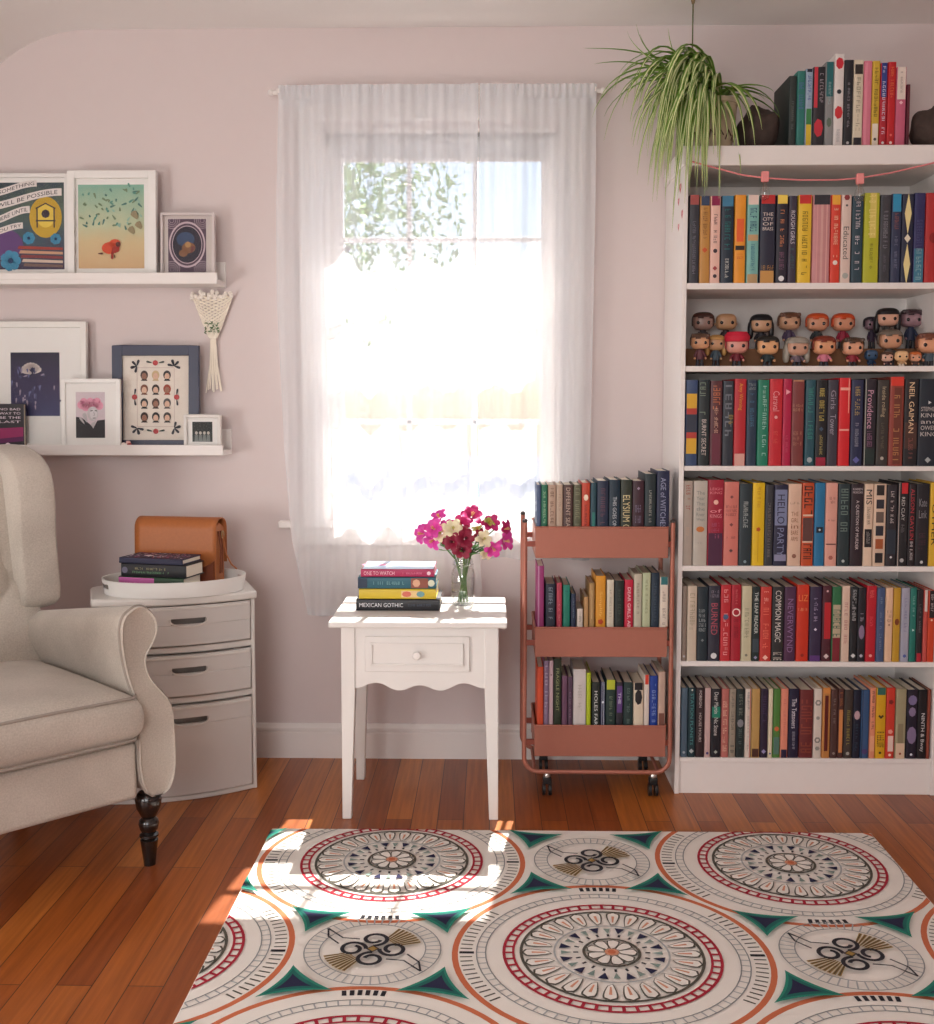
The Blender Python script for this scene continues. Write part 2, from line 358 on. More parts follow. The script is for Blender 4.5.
# ================================================================== rug
RX0, RX1, RY1, RY0 = -.556, .965, 2.775, .70
RZ = .009
class Art:
    """flat pattern pieces (x, y) on a plane, each layer a hair above the last"""
    def __init__(s, step=.00025, base=0): s.v = []; s.f = []; s.m = []; s.mats = []; s.z = base; s.step = step
    def mat(s, m):
        if m not in s.mats: s.mats.append(m)
        s.mi = s.mats.index(m); s.z += s.step; return s
    def poly(s, pts):
        o = len(s.v); s.v += [(p[0], p[1], s.z) for p in pts]; s.f.append(list(range(o, o+len(pts)))); s.m.append(s.mi); return s
    def raw(s, vs, fs):
        o = len(s.v); s.v += [(p[0], p[1], s.z) for p in vs]
        for f in fs: s.f.append([o+i for i in f]); s.m.append(s.mi)
        return s
    def ring(s, cx, cy, r0, r1, n=64, a0=0, a1=2*pi, sy=1):
        vs = []; fs = []
        for i in range(n+1):
            a = a0+(a1-a0)*i/n; c, q = math.cos(a), math.sin(a)
            vs += [(cx+r0*c, cy+r0*q*sy), (cx+r1*c, cy+r1*q*sy)]
        for i in range(n): fs.append([2*i, 2*i+1, 2*i+3, 2*i+2])
        return s.raw(vs, fs)
    def disc(s, cx, cy, r, n=24, sy=1, rot=0):
        return s.poly([(cx+r*math.cos(rot+2*pi*i/n), cy+sy*r*math.sin(rot+2*pi*i/n)) for i in range(n)])
    def line(s, pts, w):
        vs = []; fs = []; k = len(pts)
        for i, p in enumerate(pts):
            a = pts[max(i-1, 0)]; c = pts[min(i+1, k-1)]; dx, dy = c[0]-a[0], c[1]-a[1]; L = math.hypot(dx, dy) or 1
            vs += [(p[0]-dy/L*w/2, p[1]+dx/L*w/2), (p[0]+dy/L*w/2, p[1]-dx/L*w/2)]
        for i in range(k-1): fs.append([2*i, 2*i+1, 2*i+3, 2*i+2])
        return s.raw(vs, fs)
    def rad(s, cx, cy, a, r0, r1, w0, w1=None):
        w1 = w0 if w1 is None else w1; c, q = math.cos(a), math.sin(a)
        return s.poly([(cx+r0*c-q*w0/2, cy+r0*q+c*w0/2), (cx+r0*c+q*w0/2, cy+r0*q-c*w0/2), (cx+r1*c+q*w1/2, cy+r1*q-c*w1/2), (cx+r1*c-q*w1/2, cy+r1*q+c*w1/2)])
    def petal(s, cx, cy, a, r0, r1, w, n=8):
        pts = []
        for sd in (1, -1):
            rg = range(n+1) if sd == 1 else range(n-1, 0, -1)
            for i in rg:
                t = i/n; r = r0+(r1-r0)*t; h = w/2*math.sin(pi*min(1, t*.5+.08)**1.0)*(1 if t < .8 else math.sqrt(max(0, 1-((t-.8)/.2)**2)))
                pts.append((cx+r*math.cos(a)-sd*h*math.sin(a), cy+r*math.sin(a)+sd*h*math.cos(a)))
        return s.poly(pts)
    def text(s, txt, x0, y0, x1, y1, arc=0):
        vs, fs, _ = text_mesh(txt)
        return s.raw([(x0+(x1-x0)*a, y0+(y1-y0)*b+arc*math.sin(a*pi)) for a, b in vs], fs)
    def build(s, name, parent=None, T=None, clip=None, mats=None):
        me = bpy.data.meshes.new(name); me.from_pydata([tuple(T @ Vector(v)) if T else v for v in s.v], [], s.f)
        for m in s.mats: me.materials.append(m)
        for p, i in zip(me.polygons, s.m): p.material_index = i
        if clip:
            bm = bmesh.new(); bm.from_mesh(me)
            for co, no in clip:
                bmesh.ops.bisect_plane(bm, geom=bm.verts[:]+bm.edges[:]+bm.faces[:], plane_co=co, plane_no=no, clear_outer=True)
            bm.to_mesh(me); bm.free()
        o = bpy.data.objects.new(name, me); C.objects.link(o)
        if parent: o.parent = parent
        return o
cloth = lambda c: M(c, .95, var=.1, bump=.3, scale=900)
ivory = cloth((240, 234, 226)); red = cloth((168, 30, 52)); orange = cloth((205, 112, 74)); ink = cloth((34, 32, 40)); navy = cloth((30, 30, 66))
grey = cloth((140, 142, 142)); lgrey = cloth((176, 178, 178)); olive = cloth((84, 80, 70)); teal = cloth((34, 132, 112)); dteal = cloth((18, 100, 92)); gold = cloth((160, 128, 66)); sage = cloth((128, 148, 140)); peach = cloth((214, 150, 120))
rug = MB().box(RX0, RX1, RY0, RY1, .0005, RZ).build('patterned_rug', ivory, bevel=.003); tag(rug, 'ivory rug with red, orange, teal and black medallion pattern on the wooden floor', 'rug')
A = Art(base=RZ)
def lay(fn, mat, cs):
    A.mat(mat)
    for c in cs: fn(*c)
cx_ = [-.706, -.231, .242, .71, 1.185]; rows = [2.575, 2.137, 1.69, 1.25, .81]
big = [(cx_[i], r) for j, r in enumerate(rows) for i in range(5) if (i+j) % 2 == 1]
small = [(cx_[i], r) for j, r in enumerate(rows) for i in range(5) if (i+j) % 2 == 0]
def loop(fn, n, off=0):
    def g(x, y):
        for i in range(n): fn(x, y, 2*pi*(i+off)/n)
    return g
lay(lambda x, y: A.ring(x, y, .304, .316, 72), orange, big)
def ticks(x, y):
    for k in range(-11, 12):
        for base in (0, pi):
            if abs(k) > 0: A.rad(x, y, base+k*.058, .276, .3, .004)
lay(ticks, olive, big)
def bold(x, y):
    for base in (pi/2, -pi/2):
        for k in range(6): A.rad(x, y, base+(k-2.5)*.05, .283, .301, .0085)
    for base in (0, pi): A.rad(x, y, base, .272, .301, .009)
lay(bold, ink, big)
lay(lambda x, y: (A.ring(x, y, .248, .2505, 64), A.ring(x, y, .266, .2685, 64)), grey, big)
lay(loop(lambda x, y, a: A.rad(x, y, a, .25, .266, .003), 76), lgrey, big)
lay(lambda x, y: (A.ring(x, y, .192, .197, 64), A.ring(x, y, .210, .216, 64)), red, big)
lay(loop(lambda x, y, a: A.rad(x, y, a, .196, .211, .0065), 52), red, big)
lay(lambda x, y: A.ring(x, y, .176, .182, 64), olive, big)
lay(loop(lambda x, y, a: A.petal(x, y, a, .118, .178, .030), 26), olive, big)
lay(loop(lambda x, y, a: A.petal(x, y, a, .120, .174, .023), 26), ivory, big)
lay(loop(lambda x, y, a: A.rad(x, y, a, .13, .158, .003, .006), 26), peach, big)
lay(lambda x, y: A.ring(x, y, .111, .115, 48), lgrey, big)
lay(loop(lambda x, y, a: A.rad(x, y, a, .082, .104, .002, .021), 12, .5), navy, big)
lay(loop(lambda x, y, a: A.rad(x, y, a, .080, .100, .001, .014), 12), sage, big)
lay(loop(lambda x, y, a: A.rad(x, y, a, .066, .076, .005), 20), ink, big)
lay(lambda x, y: A.ring(x, y, .052, .058, 40), olive, big)
lay(loop(lambda x, y, a: A.petal(x, y, a, .012, .052, .027), 9), olive, big)
lay(loop(lambda x, y, a: A.petal(x, y, a, .014, .049, .021), 9), ivory, big)
lay(lambda x, y: A.disc(x, y, .014), peach, big)
lay(lambda x, y: A.disc(x, y, .008), orange, big)
lay(lambda x, y: (A.ring(x, y, .104, .1065, 48), A.ring(x, y, .134, .1365, 48)), grey, small)
lay(loop(lambda x, y, a: A.rad(x, y, a, .106, .134, .003), 46), lgrey, small)
def fan(x, y, col=0):
    for base in (pi*.22, pi*1.22):
        for k in range(8):
            a = base+(k-3.5)*.105; A.rad(x, y, a, .045, .098, .003, .007) if not col else A.rad(x, y, a, .05, .096, .001, .002)
lay(fan, gold, small)
lay(lambda x, y: fan(x, y, 1), ink, small)
def curls(x, y):
    for k in range(4):
        a = k*pi/2+pi/2; pts = []
        for t in range(26):
            th = t/25*2*pi*1.2; r = .027*(1-.55*t/25); c = .040
            px, py = c+r*math.cos(pi+th), r*math.sin(pi+th)*1.05
            pts.append((x+px*math.cos(a)-py*math.sin(a), y+px*math.sin(a)+py*math.cos(a)))
        A.line(pts, .0085)
    for s in (1, -1):
        p0 = (x+.03*s, y-.03*s); p1 = (x+.10*s, y-.06*s)
        A.line([(x-.03*s, y+.04*s), (x-.065*s, y+.045*s), (x-.10*s, y+.085*s)], .004)
        A.line([(x-.10*s, y+.085*s), (x-.095*s, y+.05*s), (x-.07*s, y+.02*s)], .004)
lay(curls, ink, small)
lay(lambda x, y: A.disc(x, y, .014, 4), ink, small)
lay(lambda x, y: A.disc(x, y, .010, 4), gold, small)
def tri(k, sh=0):
    def g(x, y):
        for sx in (1, -1):
            for sy in (1, -1):
                P = [(.196, .186), (.058, .158), (.146, .068)]; c0 = (.137, .134); pts = []
                for i in range(3):
                    a, b2 = P[i], P[(i+1) % 3]; m = ((a[0]+b2[0])/2, (a[1]+b2[1])/2); pull = .30 if i != 1 else .22
                    m = (m[0]+(c0[0]-m[0])*pull*1.6, m[1]+(c0[1]-m[1])*pull*1.6)
                    for t in range(8):
                        u = t/8; q = ((1-u)**2*a[0]+2*u*(1-u)*m[0]+u*u*b2[0], (1-u)**2*a[1]+2*u*(1-u)*m[1]+u*u*b2[1])
                        pts.append((x+sx*(c0[0]+(q[0]-c0[0])*k), y+sy*(c0[1]+(q[1]-c0[1])*k)))
                # fan of triangles so that concave sides stay correct
                cc = (x+sx*c0[0], y+sy*c0[1]); n = len(pts); A.raw([cc]+pts, [[0, i+1, (i+1) % n+1] for i in range(n)])
    return g
lay(tri(1.0), teal, small); lay(tri(.78), dteal, small); lay(tri(.5), navy, small)
ro = A.build('woven_pattern', rug, clip=[((RX0+.003, 0, 0), (-1, 0, 0)), ((RX1-.003, 0, 0), (1, 0, 0)), ((0, RY1-.003, 0), (0, 1, 0)), ((0, RY0+.003, 0), (0, -1, 0))])
# ================================================================== bookcase
BX0, BX1, BY = .518, 1.243, 3.072
white = M((238, 232, 228), .5, var=.015)
bc = root('bookcase', (0, 0, 0), 'tall white bookcase packed with books beside the window', 'bookcase')
MB().box(BX0, BX0+.013, BY, WALL-.004, 0, 1.724).build('side_panel', white, bc, bevel=.0015)
MB().box(BX1-.014, BX1, BY, WALL-.004, 0, 1.724).build('side_panel', white, bc, bevel=.0015)
MB().box(BX0-.006, BX1+.006, BY-.012, WALL-.003, 1.724, 1.776).build('top_board', white, bc, bevel=.003)
MB().box(BX0+.013, BX1-.014, WALL-.010, WALL-.004, 0.02, 1.724).build('back_panel', white, bc, smooth=0)
SY = BY+.006                                     # plane of the spines, just behind the shelf edges
SH = [(PY(800, a, SY)[1], PY(800, b2, BY)[1]) for a, b2 in ((283, 289), (366, 371.5), (466, 471), (566, 571.5), (661.5, 667), (758, 763))]
for t, l in SH: MB().box(BX0+.013, BX1-.014, BY+.002, WALL-.010, l, t).build('shelf', white, bc, bevel=.001)
MB().box(BX0+.013, BX1-.014, BY+.006, BY+.024, 0, SH[5][1]).build('plinth', white, bc, bevel=.001)
# stickers on the outer side
for (py, sc, nm) in ((188, 1.0, 0), (200, .8, 1), (216, .9, 2), (226, .75, 3)):
    z = PY(680, py, 3.12)[1]; st = Art(); st.mat(M((200, 70, 84), .5))
    hr = [(.016*sc*math.sin(t)**3, .001*sc*(13*math.cos(t)-5*math.cos(2*t)-2*math.cos(3*t)-math.cos(4*t))) for t in [i*2*pi/24 for i in range(24)]]
    cc = (0, 0); st.raw([cc]+hr, [[0, i+1, (i+1) % 24+1] for i in range(24)])
    st.mat(M((240, 190, 190), .5)).disc(.002, .002, .005*sc, 10)
    st.build('sticker', bc, Matrix.Translation((BX0-.0002, 3.12+.035*math.sin(nm*2.3), z)) @ Matrix(((0, 0, -1, 0), (-1, 0, 0, 0), (0, 1, 0, 0), (0, 0, 0, 1))))
# ================================================================== books
page_m = M((232, 222, 204), .9, var=.08, scale=300)
BL = []                       # for checks
def deco_xy(kind):
    pass
def book(w, h, d, color, decos, label, group, loc, rot=(0, 0, 0), seed=0, detail=True, cover_name='book', rough=.45):
    """book standing on its lower edge, spine to -y; origin at the bottom centre"""
    w = max(w-.0006, .004); mt = M(color, rough, var=.08, scale=40)
    r = min(.0022, w*.22); t = min(.0022, w*.16); hw = w/2
    out = [(-hw, d), (-hw, r), (-hw+r*.3, r*.3), (-hw+r, 0), (hw-r, 0), (hw-r*.3, r*.3), (hw, r), (hw, d)]
    inn = [(hw-t, d), (hw-t, t+.001), (-hw+t, t+.001), (-hw+t, d)]
    pts = out+inn; n = len(pts); vs = [(p[0], p[1], 0) for p in pts]+[(p[0], p[1], h) for p in pts]
    caps = [[0, 1, 10, 11], [1, 2, 3, 4, 5, 6, 9, 10], [6, 7, 8, 9]]
    fs = caps+[[i+n for i in reversed(c)] for c in caps]+[[i, (i+1) % n, n+(i+1) % n, n+i] for i in range(n)]
    o = MB().add(vs, fs).build(cover_name, mt, None, loc, rot, smooth=50); tag(o, label, 'book', group)
    MB().box(-hw+t+.0001, hw-t-.0001, t+.0012, d-.004, .003, h-.003).build('page_block', page_m, o, smooth=0)
    fw = w-2*r; bands = {}; marks = {}
    order = {}
    for q, dc in enumerate(decos):
        k = dc[0]; seed += 1
        order[{'b': dc[3], 's': dc[3], 't': dc[4] if len(dc) > 4 else 0, 'g': dc[4] if len(dc) > 4 else 0, 'h': dc[4] if len(dc) > 4 else 0, 'd': dc[2]}[k]] = q
        if k == 'b':
            a = bands.setdefault(dc[3], []); a.append((dc[1], dc[2], 1, 0))
        elif k == 's':                       # stripe along the spine: x0, x1 fraction
            a = bands.setdefault(dc[3], []); a.append((dc[4], dc[5], dc[2]-dc[1], dc[1]+(dc[2]-dc[1])/2-.5))
        elif k in 'tg':
            txt, f0, f1, col, hf = dc[1:6]
            ln = h*(f1-f0); hh = w*hf
            if k == 't': vs2, fs2, ar = text_mesh(txt); hh = min(hh, ln/ar*1.5)
            else: vs2, fs2 = glyphs(seed, int(txt))
            off = dc[6]*w if len(dc) > 6 else 0
            marks.setdefault(col, []).append(([((y-.5)*hh+off, h*(1-f0)-x*ln) for x, y in vs2], fs2))
        elif k == 'h':
            lines, f0, f1, col, wf = dc[1:6]; nl = len(lines); st = (f1-f0)*h/nl
            for j, L in enumerate(lines):
                if isinstance(L, int): vs2, fs2 = glyphs(seed+j*7, L)
                else: vs2, fs2, ar = text_mesh(L)
                ww = w*wf; hh = st*.68; z1 = h*(1-f0)-st*j
                marks.setdefault(col, []).append(([((x-.5)*ww, z1-hh+y*hh) for x, y in vs2], fs2))
        elif k == 'd':
            f, col, rr = dc[1:4]; nn = dc[4] if len(dc) > 4 else 12; st = dc[5] if len(dc) > 5 else 1
            marks.setdefault(col, []).append(([(rr*w*math.cos(2*pi*i/nn), h*(1-f)+st*rr*w*math.sin(2*pi*i/nn)) for i in range(nn)], [list(range(nn))]))
    for col, lst in bands.items():
        for a0, a1, wf, xo in lst: MB().box(-fw/2*wf+xo*fw, fw/2*wf+xo*fw, -.0004-(.0001 if wf < 1 else 0), .0001, h*(1-a1), h*(1-a0)).build('spine_band', M(col, rough, var=.06, scale=40), o, smooth=0)
    lz_ = 0; marks2 = sorted(marks.items(), key=lambda q: order[q[0]])
    for col, lst in marks2:
        m = MB()
        for vs2, fs2 in lst: lz_ += 1; m.add([(x, -.0007-.00006*lz_, z) for x, z in vs2], fs2)
        m.build('spine_lettering', M(col, .5, var=.02), o, smooth=0, merge=False)
    BL.append(label); return o
short = lambda s: s.split(' with ')[0].split(' titled ')[0].replace(' book', '')+' one'
def row(data, Y, zbase, depth, where, group, tilt=None, cyc=None):
    """data: (x0, x1, ytop, look, colour, decorations) measured on the plane of the spines"""
    prev = None; rnd = random.Random(len(data)*13)
    looks = [r[3] for r in data]
    for i, (x0, x1, yt, look, col, dec) in enumerate(data):
        ym = PYz(zbase)+(-45)
        X0 = PY(x0, ym, Y)[0]; X1 = PY(x1, ym, Y)[0]
        if BY < Y < BY+.025: X0 = max(X0, BX0+.0135); X1 = min(X1, BX1-.0145)
        h = PY((x0+x1)/2, yt, Y)[1]-zbase
        lab = look+' '+where
        if prev: lab += ', right of the '+prev
        else: lab += ', first at the left'
        while len(lab.split()) > 16 and prev and ' with ' in look: look = look.rsplit(' with ', 1)[0]; lab = look+' '+where+', right of the '+prev
        if len(lab.split()) > 16: lab = data[i][3]+' '+where
        dd = depth*rnd.uniform(.88, 1.0)
        ry = tilt[i] if tilt and i in tilt else 0
        book(X1-X0, h, dd, col, dec, lab, group, ((X0+X1)/2, Y, zbase+.0004+abs(math.sin(ry))*(X1-X0)/2), (0, ry, 0), seed=i*31+int(zbase*1000))
        prev = short(data[i][3])
def PYz(z):
    return CYP-F*((z-H)/3.07+math.tan(PIT))/(1-((z-H)/3.07)*math.tan(PIT))
g = 'g'; t = 't'; bnd = 'b'
W_ = 'F0EAE4'; K = '1C1C22'
R1 = [
 (689, 699.3, 195, 'charcoal book with faded red top', '34343C', [(bnd, 0, .11, 'A8504C'), (g, 26, .3, .9, '7C7C88', .3)]),
 (699.8, 710, 196, 'ochre book with navy top', 'C08A44', [(bnd, 0, .11, '2E3E5C'), (g, 16, .14, .5, '7A4A20', .4), ('d', .62, 'C8562C', .28, 4)]),
 (710.4, 720.3, 196, 'pale pink book with magenta top', 'E8BCAC', [(bnd, 0, .11, '8C1848'), (g, 12, .18, .55, '5A3440', .35), ('d', .63, '3C2C34', .22), ('d', .83, 'A03C3C', .25, 4), ('d', .92, '3C2C34', .2)]),
 (721, 733.7, 196, 'dark navy book with blue top', '1E2C3C', [(bnd, 0, .12, '3C7898'), (g, 14, .15, .66, '1F7C78', .45), (g, 8, .72, .95, 'C8C8C0', .28)]),
 (734.6, 745.7, 195, 'orange-yellow book with black band', 'E8982C', [('s', .12, .88, 'E4602C', .27, .53), (bnd, .575, .625, '2C2420'), (g, 4, .67, .73, 'D0542C', .5)]),
 (747, 758.9, 195, 'light aqua book with cream top', '7CB4AC', [(bnd, 0, .11, 'EAD0C4'), (g, 9, .15, .42, '28466C', .55), (bnd, .45, .52, 'C09C70'), (g, 14, .56, .86, '2C6C8C', .3), (bnd, .9, 1, 'B49468')]),
 (760, 775.2, 195, 'navy book with red top and gold skyline', '23263A', [(bnd, 0, .1, 'C42C2C'), ('h', ['THE', 'CITY', 'OF', 'BRASS'], .2, .42, 'D8C8C0', .7), (bnd, .86, 1, 'C89450'), ('h', [9], .8, .87, 'C89450', .9)]),
 (776.2, 787.7, 195, 'navy book with yellow top', '242230', [(bnd, 0, .1, 'F0D058'), (g, 12, .17, .6, 'D88858', .34), (g, 12, .65, .85, '8C5C78', .4), ('d', .95, 'E8E8E8', .25)]),
 (788.5, 796.7, 196, 'plum-grey book with white lettering', '3A3444', [(t, 'ROUGH GIRLS', .17, .55, 'CFC8D0', .5), (g, 8, .6, .85, '3E6460', .4)]),
 (798, 811.4, 195, 'golden yellow book with red top', 'E6BE34', [(bnd, 0, .1, 'C8302C'), (g, 20, .15, .92, '8C7420', .4)]),
 (812.6, 830, 195, 'pink striped book with black top', 'C88A8C', [(bnd, 0, .11, '2C2C34'), ('s', .2, .26, 'D8A098', .11, 1), ('s', .45, .6, 'D4A49C', .11, 1), ('s', .8, .86, 'E0B0A4', .11, 1)]),
 (830.7, 840.4, 195, 'red-orange book with yellow top', 'D8402C', [(bnd, 0, .11, 'E8A838'), (g, 16, .15, .72, 'F0C8A8', .4), ('d', .77, 'F4E4D8', .25)]),
 (841, 851, 195, 'cream book titled Educated', 'DCC4B8', [('d', .03, '8C3030', .3, 6), ('d', .12, '505050', .12), (t, 'Educated', .36, .73, '5C5450', .55), ('d', .92, 'A8A8A0', .3)]),
 (851.8, 863, 196, 'dark teal book with white lettering', '26404C', [('s', .3, .8, 'C8B8C0', 0, .001), (g, 22, .06, .86, 'D4C8CC', .4)]),
 (863.8, 879, 193, 'lime green book', 'B4B428', [('s', .35, .82, 'DCC868', .0, .5), (g, 14, .02, .48, 'EEDC8C', .42), (g, 14, .54, .88, '70701C', .2)]),
 (879.8, 890.6, 195, 'dark charcoal book with grey lettering', '3A3A40', [(g, 18, .18, .62, '8C8C94', .4), (g, 12, .68, .88, '6C6C74', .25)]),
 (891.2, 901, 194, 'navy book with sky-blue top', '2C3450', [(bnd, 0, .2, '2C8CB4'), (g, 10, .22, .4, '9C5C50', .4), (g, 14, .45, .85, '7C8098', .3)]),
 (901.6, 913.2, 194, 'midnight book with cream diamond ornaments', '20243C', [('d', .22, 'E8D898', .3, 4, 6), ('d', .5, 'E8E0C8', .28, 4, 1.4), ('d', .79, 'E8D898', .3, 4, 6)]),
 (913.8, 924.6, 193, 'indigo book with blue foot', '2E2C5C', [(bnd, .62, 1, '3C7890'), (g, 10, .3, .65, '50507C', .5), (g, 8, .62, .98, '90B4BC', .5)]),
 (925.2, 944.5, 193, 'thick red book', 'B02828', [('d', .5, '8C1C1C', .3)]),
]
R3 = [
 (685.6, 697.6, 380, 'colour-blocked book in navy, yellow and red', '34486C', [(bnd, .16, .33, 'D8A830'), (bnd, .33, .4, 'B43C34'), (bnd, .4, .61, '303848'), (bnd, .61, .68, 'B43C34'), (bnd, .68, .86, 'D8A830')]),
 (698.3, 709.8, 380, 'black book titled Burnt Secret', '1C282C', [(g, 8, .03, .42, '7C8C78', .5, -.15), (t, 'BURNT SECRET', .46, .88, 'D4C4BC', .4)]),
 (710.2, 722.2, 381, 'maroon book with cream lettering', '542A30', [(g, 6, .03, .35, 'C87850', .6), (g, 14, .32, .62, 'E0B8A0', .3), ('s', .1, .9, '6C3040', .62, .98)]),
 (722.8, 733.6, 381, 'dark slate book with grey ornament', '2C323C', [(g, 6, .05, .68, '7C8088', .6), (g, 3, .4, .52, 'B89C58', .4, .25)]),
 (734.2, 746, 379, 'red book with gold lettering and cream foot', 'B82830', [(t, 'Amy Winning', .05, .36, 'E0A040', .42), (bnd, .86, 1, 'D8A498')]),
 (746.6, 756.8, 380, 'slate blue book with grey square', '26384C', [('h', [5, 5], .04, .13, '98A0A0', .7), (g, 14, .16, .55, '4C7C98', .4)]),
 (757.6, 768.8, 380, 'emerald green book with white lettering', '1C7C60', [(g, 16, .07, .9, 'A8D0C4', .34, .1)]),
 (769.4, 782.3, 379, 'bright red book with script title', 'C42430', [(t, 'Caraval', .14, .37, 'E89CA0', .5), ('d', .44, 'E8A8A8', .13), (g, 6, .6, .78, 'D85C50', .3)]),
 (782.8, 791.4, 379, 'crimson book with pink triangle', 'B01844', [('d', .15, 'F0A8B0', .38, 3), (g, 8, .65, .85, 'D05878', .25)]),
 (791.8, 804, 380, 'faded brown-red book with gold lines', '7C3A38', [('h', [7, 7], .28, .38, 'C09070', .8), ('h', [5, 7, 6], .6, .78, 'B88468', .7), (bnd, 0, .02, 'B88060')]),
 (805.4, 815.2, 380, 'dark teal book with grey publisher dot', '24505C', [(g, 14, .08, .7, '3C8C80', .5), ('d', .93, '9CA8AC', .28)]),
 (815.7, 827.2, 380, 'black book with yellow title and crimson foot', '181A1E', [(g, 14, .03, .52, 'D0BC60', .42), ('d', .57, '3C5870', .2, 4), (g, 9, .64, .88, 'B8A868', .25), (bnd, .9, 1, '981C38')]),
 (827.6, 838, 380, 'charcoal plum book titled Girls Tower', '3C3844', [(t, 'Girls', .12, .34, '9C94A0', .5), (t, 'Tower', .4, .64, 'A49CA8', .55)]),
 (838.8, 850.2, 378, 'vivid red book with white rules', 'D42028', [(bnd, .11, .14, 'F0A898'), (bnd, .58, .6, 'F0A898'), ('s', .85, .93, 'F0A898', 0, .4)]),
 (851, 863, 380, 'navy book with gold script title', '262C4C', [(g, 12, .08, .42, 'B8A060', .4), (g, 12, .5, .78, '9C9CA8', .3), ('d', .93, '5C60A0', .3, 4)]),
 (864, 876, 379, 'black book titled Providence', '241E28', [(t, 'Providence', .13, .57, 'D09CB0', .5), (g, 14, .6, .78, '9C6C8C', .4), (bnd, .8, .98, '20302E'), ('s', 0, .06, 'B8B8A8', 0, 1)]),
 (876.9, 888.8, 380, 'dark brown book with cream script', '36302C', [(t, 'Inside roiling', .08, .43, 'B8A888', .45), (g, 14, .5, .8, '6C6454', .25), ('d', .91, 'C0BCB0', .15)]),
 (889.3, 903.6, 377, 'brick red book with gilt panels', '8C3C30', [(bnd, 0, .1, 'D83C2C'), ('s', .28, .88, '6C3428', .12, .98), (g, 15, .15, .95, 'B88450', .4)]),
 (904.2, 918, 379, 'black book with tall white-to-orange capitals', '1C1A1E', [(bnd, .5, .8, '4C3028'), (t, 'NEIL GAIMAN', .04, .62, 'E8C8A0', .38), (g, 10, .68, .92, '9C5C54', .3)]),
 (918.6, 939, 379, 'thick dark navy book with stacked white capitals', '18222E', [('h', ['STEPHEN', 'KING', 'and', 'OWEN', 'KING'], .32, .68, 'C8C0BC', .8), ('d', .27, 'D8D8D8', .1, 3), ('d', .93, 'A8B0B0', .15, 4)]),
]
